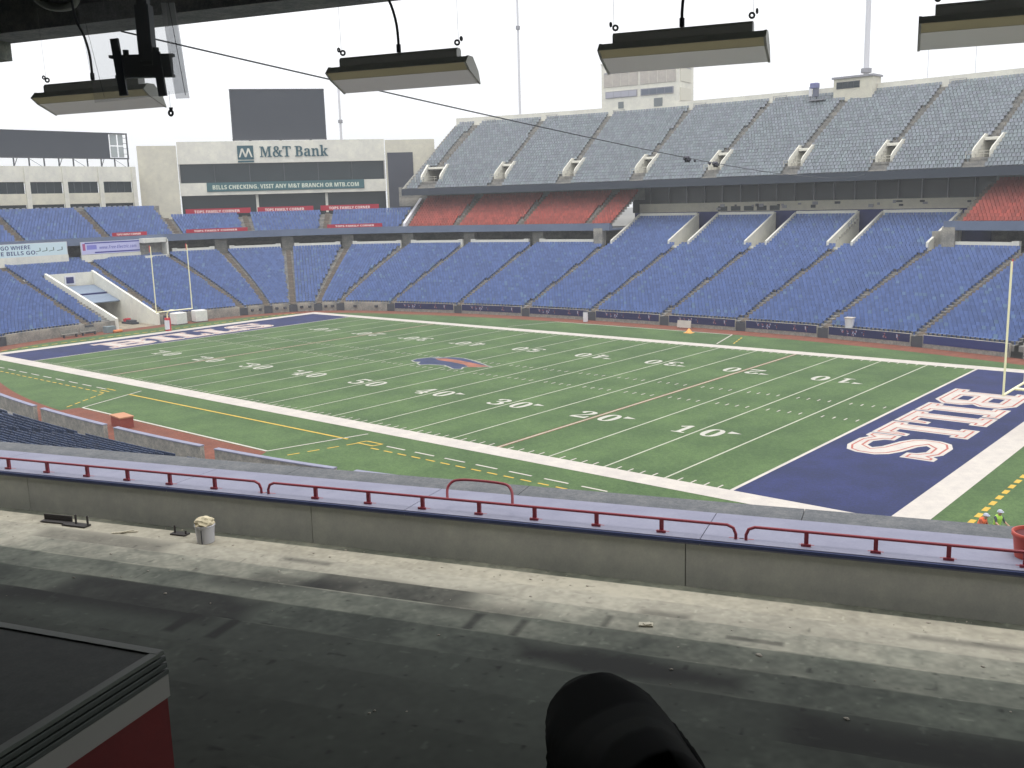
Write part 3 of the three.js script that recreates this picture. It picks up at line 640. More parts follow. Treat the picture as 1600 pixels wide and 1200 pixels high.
// ---------------------------------------------------------------- upper deck, far side
const UD0 = 30.3, UDEP = 0.8, URISE = 0.535, UROWS = 25, yU = (r) => 19.45 + URISE * r;
const ud = thing('upper_deck', 'steep upper deck of faded grey blue seats on the far side', 'grandstand');
{
  const left = lerpD(sAt(-67.1, -56.7, 30), sAt(-71.3, -76.9, 50), 30, 50), rightS = sAt(62, -56, 30), right = () => rightS;
  const vx = [[-64.53, -63.43], [-50.76, -67.88], [-36.62, -70.74], [-22.38, -72.46], [-8.63, -73.16], [5.38, -73.22], [19.15, -72.7], [32.85, -71.31], [46, -68.5]];
  const vtop = [[-66.71, -77.65], [-52.86, -81.76], [-38.5, -84.64], [-22.24, -86.51], [-7.21, -87.18], [6.84, -87.2], [21.83, -86.56]];
  const vs = vx.map(([x, z], i) => { const s0 = sAt(x, z, 35), s1 = vtop[i] ? sAt(vtop[i][0], vtop[i][1], 49) : s0; return (D) => s0 + (s1 - s0) * Math.max(0, (D - 36) / 13); });
  const top = UD0 + UROWS * UDEP, yTop = yU(UROWS - 1);
  const bounds = [left, ...vs, right];
  for (let i = 0; i + 1 < bounds.length; i++) {
    const hole = (D) => (D > 33.0 && D < 36.2 ? 0.84 : 0);
    const b = obj('seating_block', sweep((D) => bounds[i](D) + (i ? hole(D) : 0), (D) => bounds[i + 1](D) - (i + 2 < bounds.length ? hole(D) : 0), 6, stepped(UD0, UROWS, UDEP, yU)), mat.terrace, ud);
    const w = (D) => (D < 36.6 ? 1.2 : 0.34);
    seats(b, (D) => bounds[i](D) + (i === 0 ? 0.1 : w(D) / loc(bounds[i](D), D)), (D) => bounds[i + 1](D) - (i + 2 === bounds.length ? 0.1 : w(D) / loc(bounds[i + 1](D), D)), UD0, UROWS, UDEP, yU, 'grey', null, 0.55);
  }
  vs.forEach((sv) => {
    const s = sv(35);
    const st = []; for (let r = 8; r < UROWS; r++) st.push([UD0 + r * UDEP, yU(r) + 0.012], [UD0 + (r + 1) * UDEP, yU(r) + 0.012], [UD0 + (r + 1) * UDEP, yU(r) + URISE * 0.5]);
    obj('aisle_steps', sweep((D) => sv(D) - 0.3 / loc(sv(D), D), (D) => sv(D) + 0.3 / loc(sv(D), D), 1, st), mat.aisle, ud);
    const v = obj('vomitory', sweep(s - 0.9, s + 0.9, 1, [[32.6, 20.75], [47, 20.75], [47, 23.5], [36.3, 23.5]]), mat.concrete, ud);
    for (const o of [-0.95, 0.95]) obj('cheek_wall', sweep(s + o - 0.065, s + o + 0.065, 1, [[32.7, 20.6], [32.7, 21.9], [33.2, 22.4], [36.4, 24.3], [37.5, 24.3], [47, 23.5], [47, 20.6], [32.7, 20.6]], true), mat.creamLight, v);
    obj('lintel', sweep(s - 0.85, s + 0.85, 1, [[35.9, 23.4], [35.9, 23.75], [36.2, 23.8], [36.2, 23.4], [35.9, 23.4]], true), mat.creamLight, v);
    const p = at(s, 32.1), q = at(s, 33), ry = Math.atan2(q.x - p.x, q.z - p.z);
    obj('front_rail', [bx(3.0, 0.05, 0.05, p.x, 21.9, p.z, ry), bx(3.0, 0.05, 0.05, p.x, 21.5, p.z, ry), ...[-1.4, -0.5, 0.5, 1.4].map((o) => { const k = at(s + o, 32.1); return bx(0.05, 0.9, 0.05, k.x, 21.45, k.z, ry); })], mat.cream, v);
    const pt = at(sv(top) + 1.2, top - 0.3); obj('top_rail', [bx(2.6, 0.06, 0.06, pt.x, yTop + 1.05, pt.z, ry), bx(2.6, 0.06, 0.06, pt.x, yTop + 0.6, pt.z, ry), bx(0.07, 1.1, 0.07, pt.x + 1.2, yTop + 0.5, pt.z), bx(0.07, 1.1, 0.07, pt.x - 1.2, yTop + 0.5, pt.z)], mat.steel, ud);
  });
  obj('back_parapet', sweep(left, right, 40, [[top, yTop - 0.5], [top, yTop + 1.65], [top + 0.4, yTop + 1.65], [top + 0.4, yTop - 0.5], [top, yTop - 0.5]], true), mat.creamLight, ud);
  obj('front_fascia', sweep(left, right, 40, [[30, 18.5], [30, 19.75], [30.3, 19.75], [30.3, 18.5], [30, 18.5]], true), M(L(0.03, 0.04, 0.058), 0.6), ud);  // fascia colour darkened to take in the shadow below the deck edge
  obj('underside', sweep(left, right, 40, [[30.2, 18.6], [38.5, 19.3], [top, 26], [top + 0.3, yTop]], false), mat.darkConcrete, ud);
  const cp = []; { // closing wall on the left end of the deck
    const ring = [[30, 18.5], [30, 19.75], [30.3, 19.75], [top, yTop + 0.3], [top + 0.4, yTop + 0.3], [top, 26], [38.5, 19.3]];
    const pos = []; for (const tri of THREE.ShapeUtils.triangulateShape(ring.map((q) => new THREE.Vector2(...q)), [])) for (const k of tri) { const p = at(left(ring[k][0]) - 0.05, ring[k][0], ring[k][1]); pos.push(p.x, p.y, p.z); }
    const g = new THREE.BufferGeometry(); g.setAttribute('position', new THREE.Float32BufferAttribute(pos, 3)); g.computeVertexNormals(); cp.push(g);
  }
  obj('end_wall', cp, mat.creamLight, ud);
  // bearing columns behind
  for (let s = left(30) + 4; s < rightS; s += 14) { const p = at(s, 46, 0); obj('column', bx(1.2, 22, 1.2, p.x, 11, p.z), mat.darkConcrete, ud); }
}

// ---------------------------------------------------------------- press box, booth and kiosk on the rim of the upper deck
function frameFrom(ax, az, bx_, bz) { return { len: Math.hypot(bx_ - ax, bz - az), ry: -Math.atan2(bz - az, bx_ - ax) }; }
{
  const f = frameFrom(-41.2, -87.6, -25.5, -89.7), t = thing('press_box', 'two storey cream press box on the rim of the upper deck', 'building', [-41.0, 31.5, -85.75], f.ry);
  const w = f.len; // local x along the front, z towards the field
  const shell = obj('shell', [bx(w, 10.4, 7, w / 2, 5.2, -3.5)], mat.creamLight, t);
  obj('roof', bx(w + 0.3, 0.25, 7.3, w / 2, 10.5, -3.5), mat.creamLight, t);
  for (const k of [0, 1]) {
    const p = obj('upper_panel', bx(w * 0.45, 2.6, 0.12, w * (0.26 + k * 0.48), 7.5, 0.05), M(L(0.5, 0.46, 0.42), 0.8, { map: rep(T.weather, 4) }), t);
    obj('shade_slot', bx(w * 0.43, 0.22, 0.14, w * (0.26 + k * 0.48), 8.72, 0.08), mat.steel, p);
    for (let j = 1; j < 4; j++) obj('panel_joint', bx(0.06, 2.3, 0.14, w * (0.26 + k * 0.48) + (j - 2) * w * 0.11, 7.4, 0.08), mat.creamLight, p);
    const g = obj('window', bx(w * 0.42, 1.25, 0.14, w * (0.265 + k * 0.465), 4.75, 0.05), mat.steel, t);
    for (let j = 0; j < 4; j++) obj('pane', bx(w * 0.095, 0.95, 0.06, w * (0.265 + k * 0.465) + (j - 1.5) * w * 0.1, 4.75, 0.12), k ? M(L(0.11, 0.13, 0.17), 0.3) : M(L(0.36, 0.36, 0.42), 0.35), g);
    obj('hatch', bx(k ? 1.7 : 1.1, k ? 1.5 : 1.2, 0.12, w * (k ? 0.745 : 0.26), 2.75, 0.05), M(L(0.16, 0.18, 0.19), 0.5), t);
  }
  obj('side_panel', [bx(0.12, 2.5, 5, w + 0.05, 7.5, -3.2), bx(0.12, 2.3, 5, w + 0.05, 4, -3.2)], M(L(0.6, 0.58, 0.5), 0.8), t);
  obj('side_slot', bx(0.14, 0.16, 5, w + 0.08, 8.78, -3.2), mat.steel, t);
}
{
  const f = frameFrom(4.3, -89.4, 10.8, -89.1), t = thing('camera_booth', 'small cream booth with strip window below the tall lamp mast', 'booth', [4.4, 31.4, -87.0], f.ry), w = 6.5;
  obj('shell', bx(w, 3.6, 3.2, w / 2, 1.8, -1.6), mat.cream, t);
  obj('roof', bx(w + 0.5, 0.3, 3.7, w / 2, 3.75, -1.55), mat.steel, t);
  const wn = obj('window', bx(3.9, 1.05, 0.1, 2.45, 2.55, 0.03), mat.steelDark, t);
  for (let j = 0; j < 4; j++) obj('pane', bx(0.82, 0.85, 0.06, 1.05 + j * 0.94, 2.55, 0.08), mat.darkGlass, wn);
  const k = thing('camera_stand', 'blue covered camera stand beside the cream booth', 'camera stand', [1.2, 31.9, -86.7]);
  obj('cover', rbx(1.3, 0.9, 1.1, 0.15, 0.1, 2.4, 0), M(L(0.16, 0.17, 0.33), 0.7), k);
  obj('screen', bx(0.5, 1.5, 0.08, -0.45, 1.5, 0.4), mat.pale, k);
  obj('body', rbx(0.8, 1.6, 0.8, 0.1, 0.3, 1.4, 0), M(L(0.14, 0.15, 0.2), 0.7), k);
  for (const o of [-0.5, 0.6]) obj('leg', bx(0.1, 1.2, 0.1, o, 0.5, 0.3), mat.steelDark, k);
  obj('platform', bx(2.6, 0.14, 1.6, 0.6, 0.05, 0), mat.steel, k);
}

// ---------------------------------------------------------------- masts behind the stands
function mast(x, z, y1, r, label, extra) {
  const t = thing('lamp_mast', label, 'mast', [x, -0.6, z], 0, 'pale masts behind the stands');
  obj('pole', cyl(r * 0.8, r, y1 + 0.6, 0, (y1 + 0.6) / 2, 0, 10), mat.pale, t);
  obj('collar', cyl(r * 1.7, r * 1.7, 0.7, 0, (extra ?? y1 * 0.8), 0, 10), mat.steel, t);
  return t;
}
mast(-65, -90, 66, 0.28, 'pale mast rising beside the left end of the upper deck');
mast(7.3, -93.2, 60, 0.5, 'thick pale mast rising behind the cream booth', 37.2);
mast(15.7, -97.9, 40, 0.06, 'thin flagpole behind the upper deck, left of the right pair');
mast(23.2, -97.5, 40, 0.06, 'thin flagpole behind the upper deck, right of the right pair');
mast(-103.5, -73.5, 45, 0.3, 'pale mast standing behind the bank sign building');

// ---------------------------------------------------------------- sign building in the far left corner
{
  const A = [-105.9, -33.7], Bq = [-81.5, -66.1], f = frameFrom(...A, ...Bq), w = f.len;
  const t = thing('sign_building', 'cream corner building with bank sign and long dark window band', 'building', [A[0], 0, A[1]], f.ry);
  const top = 30.1;
  obj('fascia', bx(w, top - 25.8, 5, w / 2, (top + 25.8) / 2, -2.5), mat.creamLight, t);
  const wb = obj('window_band', bx(w - 0.4, 3.75, 0.3, w / 2, 24.0, -0.75), mat.darkGlass, t);
  for (let k = 1; k < 6; k++) obj('window_joint', bx(0.1, 3.6, 0.12, k * w / 6, 24.0, -0.58), M(L(0.05, 0.06, 0.07), 0.5), wb);
  obj('reveal', [bx(0.25, 3.7, 0.8, 0.13, 24.0, -0.4), bx(0.25, 3.7, 0.8, w - 0.13, 24.0, -0.4)], M(L(0.4, 0.39, 0.37), 0.8), t);
  obj('sill_band', bx(w, 2.45, 4.6, w / 2, 20.9, -2.35), mat.creamLight, t);
  obj('lower_glazing', bx(w, 8, 0.4, w / 2, 15.8, -1.6), mat.darkGlass, t);
  obj('recess_pier', [bx(0.5, 4, 0.5, w * 0.36, 17.7, -1.1), bx(0.5, 4, 0.5, w * 0.7, 17.7, -1.1)], mat.creamLight, t);
  const back = obj('rear_block', bx(w, 14, 6, w / 2, 22.9, -6.6), mat.cream, t);
  // wings
  const wing = (x0, z0, x1, z1, y1, name) => { const g = frameFrom(x0, z0, x1, z1); const q = bx(g.len, y1 - 8, 5, g.len / 2, (y1 + 8) / 2, -2.5).rotateY(g.ry).translate(x0, 0, z0); q.translate(-A[0], 0, -A[1]).rotateY(-f.ry); return obj(name, q, mat.cream, t); };
  wing(-109.6, -27.3, -105.95, -33.6, 29.4, 'left_wing');
  wing(-81.4, -66.2, -74.5, -73.6, 29.9, 'right_wing');
  { const g = frameFrom(-81.4, -66.2, -74.5, -73.6); const q = bx(5.2, 11.5, 0.2, 3.0, 21.6, 0.08).rotateY(g.ry).translate(-81.4, 0, -66.2); q.translate(-A[0], 0, -A[1]).rotateY(-f.ry); obj('tall_door', q, M(L(0.05, 0.055, 0.075), 0.6), t); }
  // lettering
  const teal = M(L(0.022, 0.085, 0.11), 0.6);
  const s = thing('bank_sign', 'dark teal letters M&T Bank with square emblem on cream fascia', 'sign', [A[0], 26.0, A[1]], f.ry);
  const tg = new TextGeometry('M&T Bank', { font, size: 2.05, depth: 0.12, curveSegments: 5, bevelEnabled: false }); tg.computeBoundingBox();
  const bb = tg.boundingBox; tg.scale(13.4 / (bb.max.x - bb.min.x), 1, 1); tg.translate(15.7, 0.95, 0.02); obj('lettering', tg, teal, s);
  const em = obj('emblem_square', bx(3.1, 2.7, 0.12, 13.0, 1.85, 0.07), teal, s);
  const tri = (x, y, sx, sy) => { const sh = new THREE.Shape([new THREE.Vector2(x - sx, y), new THREE.Vector2(x - sx * 0.62, y), new THREE.Vector2(x, y + sy * 0.7), new THREE.Vector2(x + sx * 0.62, y), new THREE.Vector2(x + sx, y), new THREE.Vector2(x + sx * 0.25, y + sy), new THREE.Vector2(x - sx * 0.25, y + sy)]); return new THREE.ExtrudeGeometry(sh, { depth: 0.04, bevelEnabled: false }).translate(0, 0, 0.135); };
  obj('emblem_peak', [tri(12.4, 0.95, 0.72, 1.7), tri(13.6, 0.95, 0.72, 1.7), bx(0.5, 0.28, 0.04, 13.0, 1.5, 0.155)], mat.creamLight, em);
  obj('emblem_bar', bx(3.1, 0.32, 0.12, 13.0, 0.12, 0.07), teal, s);
  const st = canvasTex(1024, 56, (x, W, H) => { x.fillStyle = '#3b6268'; x.fillRect(0, 0, W, H); x.fillStyle = '#d9dccb'; x.font = 'bold 37px sans-serif'; x.textBaseline = 'middle'; const tx = 'BILLS CHECKING. VISIT ANY M&T BRANCH OR MTB.COM'; const m = x.measureText(tx).width || 980; x.save(); x.scale(960 / m, 1); x.fillText(tx, 32 * m / 960, H / 2 + 2); x.restore(); });
  const b = thing('message_strip', 'teal strip sign with cream capitals under the dark window band', 'sign', [A[0], 20.4, A[1]], f.ry);
  obj('board', bx(31, 1.75, 0.12, 20.6, 0.85, 0.07), teal, b);
  obj('board_face', new THREE.PlaneGeometry(30.9, 1.68).translate(20.6, 0.85, 0.14), M(L(1, 1, 1), 0.7, { map: st }), b);
  // video screen on the roof
  const v = thing('video_screen', 'blank dark video screen standing on the roof of the cream corner building', 'screen', [A[0], top, A[1]], f.ry);
  obj('panel', bx(18.2, 9.7, 1.2, 19.9, 5.2, -3.2), mat.screen, v);
  obj('frame', [bx(18.6, 0.25, 1.35, 19.9, 10.1, -3.2), bx(18.6, 0.25, 1.35, 19.9, 0.42, -3.2), bx(0.25, 9.9, 1.35, 10.75, 5.2, -3.2), bx(0.25, 9.9, 1.35, 29.05, 5.2, -3.2)], mat.steelDark, v);
  for (const x of [14, 20, 26]) obj('leg', bx(0.5, 0.6, 0.8, x, 0.15, -3.2), mat.steelDark, v);
}
// suite building behind the left end
{
  const X = -107, z0 = -25, z1 = 24, y1 = 25.35;
  const t = thing('suite_building', 'cream building with two rows of dark windows behind the left end stand', 'building', [X, 8, z1], Math.PI / 2);
  // local x runs from z1 towards z0, local z points at the field
  const Ln = z1 - z0, Y = (y) => y - 8;
  obj('roof_band', bx(Ln, y1 - 22.6, 6, Ln / 2, (Y(y1) + Y(22.6)) / 2, -3), mat.creamLight, t);
  obj('middle_band', bx(Ln, 1.85, 5.8, Ln / 2, Y(19.55), -2.9), mat.cream, t);
  obj('base', bx(Ln, 8.4, 5.8, Ln / 2, Y(13.6), -2.9), mat.creamLight, t);
  const cols = [-25.0 + 0.3, -18.05, -11.3, -4.55, 2.2, 8.9, 15.6, 22.3];
  for (const z of cols) obj('pier', bx(0.8, y1 - 8, 0.5, z1 - z, Y((y1 + 8) / 2), 0.05), mat.creamLight, t);
  for (let i = 0; i + 1 < cols.length; i++) {
    const c = z1 - (cols[i] + cols[i + 1]) / 2, wv = 6.0;
    const a = obj('window', bx(wv, 2.2, 0.2, c, Y(21.55), -0.6), mat.darkGlass, t);
    obj('window_sill', bx(wv, 0.12, 0.5, c, Y(20.5), -0.3), mat.cream, a);
    for (const k of [-1, 0, 1]) obj('window_bar', bx(0.07, 2.2, 0.1, c + k * 1.5, Y(21.55), -0.46), M(L(0.09, 0.1, 0.11), 0.6), a);
    const b = obj('window', bx(wv, 0.9, 0.2, c, Y(18.2), -0.5), mat.darkGlass, t);
    for (const k of [-2, -1, 0, 1, 2]) obj('chair_back', bx(0.6, 0.35, 0.2, c + k * 1.1 + 0.2, Y(17.95), -0.3), mat.steel, b);
  }
  obj('rooftop_box', bx(18, 2.2, 3, 10.5, Y(y1) + 1.1, -2.5), M(L(0.3, 0.31, 0.36), 0.7), t);
  const s = thing('scoreboard', 'long dark scoreboard back on steel legs above the suite building', 'scoreboard', [X - 5, y1, z1], Math.PI / 2);
  obj('panel', bx(46.8, 4.5, 1.2, 23.4, 4.05, 0), mat.screen, s);
  obj('frame', [bx(50.6, 0.2, 1.3, 25.3, 6.4, 0), bx(50.6, 0.2, 1.3, 25.3, 1.75, 0), bx(0.2, 4.9, 0.25, 50.5, 4.05, 0.5)], mat.steelDark, s);
  const lg = [];
  for (const [a, b] of [[47.2, 48.5], [48.8, 49.8]]) for (const [c, d] of [[1.95, 4.0], [4.2, 6.2]]) obj('mesh_panel', bx(b - a, d - c, 0.1, (a + b) / 2, (c + d) / 2, 0.3), M(L(0.33, 0.36, 0.37), 0.7), s);
  for (let k = 0; k < 4; k++) obj('rung', bx(0.8, 0.08, 0.1, 50.1, 2.6 + k * 1.0, 0.4), mat.steelDark, s);
  for (let x = 26; x <= 50.6; x += 2.72) {
    obj('leg', bx(0.2, 1.75, 0.2, x, 0.87, 0.3), mat.steelDark, s);
    if (Math.round((x - 26) / 2.72) % 3 === 1) obj('brace', bar(V(x, 0, 0.2), V(x + 1.0, 1.7, -0.4), 0.07), mat.steelDark, s);
    else if (Math.round((x - 26) / 2.72) % 3 === 2) obj('brace', bar(V(x, 1.6, 0.2), V(x + 2.4, 0.1, 0.2), 0.04), mat.steelDark, s);
  }
}

// ---------------------------------------------------------------- goal posts
function goal(sg, label) {
  const t = thing('goal_post', label, 'goal post', [sg * FX, 0, 0], sg > 0 ? 0 : Math.PI, 'goal posts');
  obj('crossbar', bar(V(0, 3.05, -2.9), V(0, 3.05, 2.9), 0.085), mat.post, t);
  for (const z of [-2.82, 2.82]) { const u = obj('upright', bar(V(0, 3.05, z), V(0, 12.2, z), 0.075), mat.post, t); obj('ribbon', bx(0.05, 0.9, 0.12, 0.02, 11.9, z - 0.12), mat.red, u); }
  obj('gooseneck', tube([V(2.1, 0, 0), V(2.1, 1.6, 0), V(2.0, 2.5, 0), V(1.4, 2.95, 0), V(0, 3.05, 0)], 0.11, 20), mat.post, t);
  obj('pad', [cyl(0.42, 0.42, 1.85, 2.1, 0.93, 0)], mat.red, t);
  obj('pad_panel', [bx(0.5, 1.3, 0.5, 2.1 - 0.2, 0.9, sg * 0.25)], mat.pale, t);
}
goal(1, 'yellow goal post over the right end zone'); goal(-1, 'pale goal post in front of the tunnel with a red padded base');

// ---------------------------------------------------------------- objects round the field
{
  for (const [x, z, ry, l] of [[-62.9, -5.3, 0.1, 'white covered equipment cube nearest the tunnel mouth'], [-63.1, -9.0, -0.15, 'white covered equipment cube farther right of the tunnel mouth']]) {
    const t = thing('equipment_cube', l, 'equipment', [x, 0.006, z], ry, 'white covered cubes behind the goal post');
    obj('cover', rbx(1.7, 1.75, 1.9, 0.12, 0, 0.9, 0), M(L(0.74, 0.73, 0.70), 0.8, { map: rep(T.weather, 1.7) }), t);
    obj('skid', bx(1.8, 0.1, 2.0, 0, 0.05, 0), mat.steelDark, t);
  }
  const a = thing('white_drum', 'white upright drum beside the wall at midfield', 'drum', [-9.5, 0.006, -36.6]);
  obj('body', new THREE.LatheGeometry([[0, 0], [0.32, 0], [0.34, 0.05], [0.34, 0.6], [0.36, 0.64], [0.34, 0.68], [0.34, 1.32], [0.32, 1.38], [0, 1.38]].map((q) => new THREE.Vector2(...q)), 18), mat.pale, a);
  obj('lid', cyl(0.36, 0.36, 0.06, 0, 1.41, 0), mat.steelDark, a);
  const b = thing('white_board', 'white rectangular board leaning at the far wall', 'board', [6.4, 0.006, -36.6]);
  obj('panel', bx(2.0, 0.95, 0.1, 0, 0.62, 0, 0, -0.15), mat.paint, b);
  for (const x of [-0.8, 0.8]) obj('foot', bx(0.08, 0.9, 0.08, x, 0.44, -0.22, 0, 0.3), mat.steel, b);
  const c = thing('orange_cone', 'flat orange marker on the far grass below the white board', 'marker', [9.0, 0.006, -33.4]);
  obj('cone', cyl(0.1, 0.45, 0.5, 0, 0.3, 0), M(L(0.8, 0.36, 0.1), 0.7), c); obj('base', bx(1.1, 0.06, 0.9, 0, 0.03, 0), M(L(0.75, 0.42, 0.15), 0.7), c);
  const wx = at(sAt(25.7, -37, 0), 0.5);
  const d = thing('white_bin', 'white bin standing on top of the far wall beside a gate', 'bin', [wx.x + 2.4, 1.43, wx.z + 0.25]);
  obj('body', new THREE.CylinderGeometry(0.62, 0.5, 1.1, 4, 1).rotateY(Math.PI / 4).translate(0, 0.55, 0), mat.pale, d); obj('lid', bx(1.0, 0.1, 1.0, 0, 1.14, 0), mat.paint, d);
  const e = thing('equipment_box', 'rust red box with tan lid standing on the near track', 'box', [-2.4, 0.006, 36.5], -0.12);
  obj('body', bx(2.0, 0.85, 1.05, 0, 0.43, 0), M(L(0.27, 0.055, 0.04), 0.8, { map: rep(T.weather, 2) }), e); obj('lid', bx(2.12, 0.1, 1.16, 0, 0.9, 0), M(L(0.42, 0.2, 0.11), 0.8), e);
  const g = thing('crate', 'low grey crate with orange sack beside the tunnel mouth', 'crate', [-63.2, 0.006, 5.6]);
  obj('body', bx(1.1, 0.9, 1.4, 0, 0.46, 0), M(L(0.16, 0.2, 0.22), 0.8), g); obj('sack', rbx(0.8, 0.35, 1.2, 0.12, 0.75, 0.19, -0.8), M(L(0.6, 0.2, 0.08), 0.9), g);
  seed = 77;
  [[-63.4, 8.6, 'left'], [-63.2, 11.4, 'farther left']].forEach(([x, z, l], i) => { const q = thing('bench', `low pale bench by the end wall, ${l} of the grey crate`, 'bench', [x, 0.006, z], 0.05, 'benches at the end wall'); obj('seat', bx(0.5, 0.1, 2.4, 0, 0.5, 0), mat.concrete, q); obj('backrest', bx(0.1, 0.5, 2.4, -0.25, 0.8, 0), mat.concrete, q); for (const k of [-0.9, 0.9]) obj('leg', bx(0.4, 0.46, 0.12, 0, 0.23, k), mat.steelDark, q); });
}
console.log('seats', seatCount);

// ---------------------------------------------------------------- near mezzanine where the camera stands: x along the parapet, z away from the field
const TH = Math.atan2(0.327, 0.945), OX = 63.31, OZ = 64.53;
const near = (name, label, category, a, y, e, group, ry = 0) => thing(name, label, category, [OX + a * Math.cos(TH) + e * Math.sin(TH), y, OZ - a * Math.sin(TH) + e * Math.cos(TH)], TH + ry, group);
const LEFT = -34, RIGHT = 30, WID = RIGHT - LEFT, MIDA = (LEFT + RIGHT) / 2;
{
  // concrete terrace floor: one texture laid in metres over the visible bay, with its stains, dust and painted daylight falloff
  const S = 1024, base = tileNoise(S, [[6, 1], [17, 0.8], [60, 0.6], [200, 0.7], [512, 0.7]], 301), big = tileNoise(S, [[5, 1], [12, 0.7], [30, 0.5]], 411), spk = tileNoise(S, [[300, 1]], 515);
  const px = 24 / S; // 24 m tile: a from -14 to 10, e from 0 to 24
  // dark damp patches, worn strips and groove scars seen on the treads: [a0, e0, a1, e1, strength, softness]
  const marks = [[-1.7, 2.0, 0.35, 3.1, 0.30, 0.12], [-3.6, 4.6, -1.2, 5.5, 0.22, 0.15], [-2.4, 2.75, -1.2, 3.42, 0.18, 0.1], [0.5, 2.9, 1.25, 3.5, 0.18, 0.12], [1.9, 4.6, 4.1, 4.95, 0.30, 0.12], [4.6, 5.6, 8.5, 6.2, 0.32, 0.2], [-7.5, 1.5, -5.0, 2.0, 0.22, 0.12], [-12, 1.9, -9.5, 2.6, 0.25, 0.15], [2.4, 1.75, 3.0, 2.05, 0.22, 0.06],
    [-1.35, 5.0, -1.25, 5.9, 0.26, 0.03], [-0.85, 5.0, -0.75, 5.9, 0.26, 0.03], [0.95, 3.55, 1.05, 4.2, 0.26, 0.03], [1.5, 3.55, 1.58, 4.2, 0.26, 0.03], [1.75, 2.9, 1.82, 3.4, 0.26, 0.03], [2.2, 2.6, 2.27, 3.0, 0.26, 0.03], [-9.8, 1.0, -9.0, 1.25, 0.35, 0.05], [3.6, 2.72, 4.2, 2.8, 0.26, 0.02], [4.8, 3.2, 5.8, 3.3, 0.25, 0.05], [-3.0, 1.5, -2.2, 1.62, 0.25, 0.05], [5.5, 1.5, 6.8, 1.62, 0.22, 0.05]];
  const floorTex = texOf(S, (i, x, y) => {
    const a = -14 + x * px, e = y * px;
    let v = 0.355 + (base[i] - 0.5) * 0.24 + (big[i] - 0.5) * 0.16;
    // ragged pale cutting dust, thinned per tread to paint daylight fading under the deck
    const rag = (big[(i * 3 + 911) % (S * S)] - 0.5) * 1.5 + (base[i] - 0.5) * 0.9;
    const cover = e < 0.42 ? 0.25 : e < 2.45 ? 0.95 : e < 3.47 ? 0.64 : e < 4.5 ? 0.36 : e < 5.5 ? 0.14 : -0.1;
    const dustLight = Math.max(0, Math.min(1, (cover + rag * 0.34) * 1.3)); v += dustLight * (0.52 + (base[i] - 0.5) * 0.25); const bare = 1 - dustLight;
    for (const [a0, e0, a1, e1, k, sft] of marks) {
      const w = sft < 0.08 ? (base[i] - 0.5) * 0.05 : ((big[(i + 4711) % (S * S)] - 0.5) * 0.9 + (base[i] - 0.5) * 0.5);
      const d = Math.min(a - a0 + w, a1 - a + w, e - e0 + w, e1 - e + w);
      if (d > -sft) v -= k * Math.min(1, (d + sft) / (2 * sft)) * (0.75 + base[i] * 0.5);
    }
    if (spk[i] > 0.9) v -= (spk[i] - 0.9) * 2.2; else if (spk[i] < 0.07) v += 0.10;
    v = Math.max(0.15, Math.min(1, v)) * 255; return [v * (1 - 0.09 * bare), v * (0.985 + 0.015 * bare), v * (0.94 + 0.01 * bare)];
  });
  floorTex.repeat.set(1 / 24, 1 / 24); floorTex.offset.set(14 / 24, 0);
  mat.deckFloor = M(L(0.46, 0.445, 0.395), 0.92, { map: floorTex });
  const deck = near('mezzanine_deck', 'bare stepped concrete deck with stripped seating in the foreground', 'terrace', 0, 0, 0);
  const en = [0, 0.42]; for (let k = 1; k < 13; k++) en.push(0.42 + 1.015 * k); en.push(14.6);
  const yTread = (e) => 11.8 + 0.25 * e;
  for (let k = 0; k + 1 < en.length - 1; k++) {
    const e0 = en[k], e1 = en[k + 1], y = yTread(e0), g = clean(new THREE.BoxGeometry(WID, 0.8, e1 - e0)); g.translate(MIDA, y - 0.4, (e0 + e1) / 2); boxUV(g);
    obj('tread', g, mat.deckFloor, deck);
  }
  // the parapet
  const pw = near('parapet', 'grey concrete parapet wall with lavender ledge along the edge of the deck', 'wall', 0, 0, 0);
  const wm = M(L(0.58, 0.59, 0.55), 0.9, { map: rep(T.weather, 2.3) }), wm2 = M(L(0.57, 0.58, 0.545), 0.9, { map: rep(T.weather, 1.9) });
  for (let a = LEFT, i = 0; a < RIGHT; a += 6.1, i++) { const w = Math.min(6.1, RIGHT - a) - 0.014; obj('wall_panel', bx(w, 3.3, 0.22, a + w / 2, 10.82, -0.112), i % 2 ? wm : wm2, pw); }
  obj('edge_strip', bx(WID, 0.045, 0.03, MIDA, 12.478, 0.016), M(L(0.03, 0.045, 0.13), 0.6), pw);
  const lw = 1.36;
  for (let a = LEFT, i = 0; a < RIGHT; a += 4.6, i++) {
    const w = Math.min(4.6, RIGHT - a) - 0.012;
    obj('ledge_panel', bx(w, 0.09, lw, a + w / 2, 12.445, -lw / 2 - 0.002, 0, -0.035), mat.ledge, pw);
    obj('outer_panel', bx(w, 0.12, 1.0, a + w / 2 + 1.2, 12.27, -lw - 0.5), mat.outerLedge, pw);
  }
  obj('front_wall', bx(WID, 3.0, 0.3, MIDA, 10.6, -lw - 0.8), mat.concrete, pw);
  obj('infill', bx(WID, 0.3, lw + 0.6, MIDA, 12.0, -lw / 2 - 0.4), mat.concrete, pw);

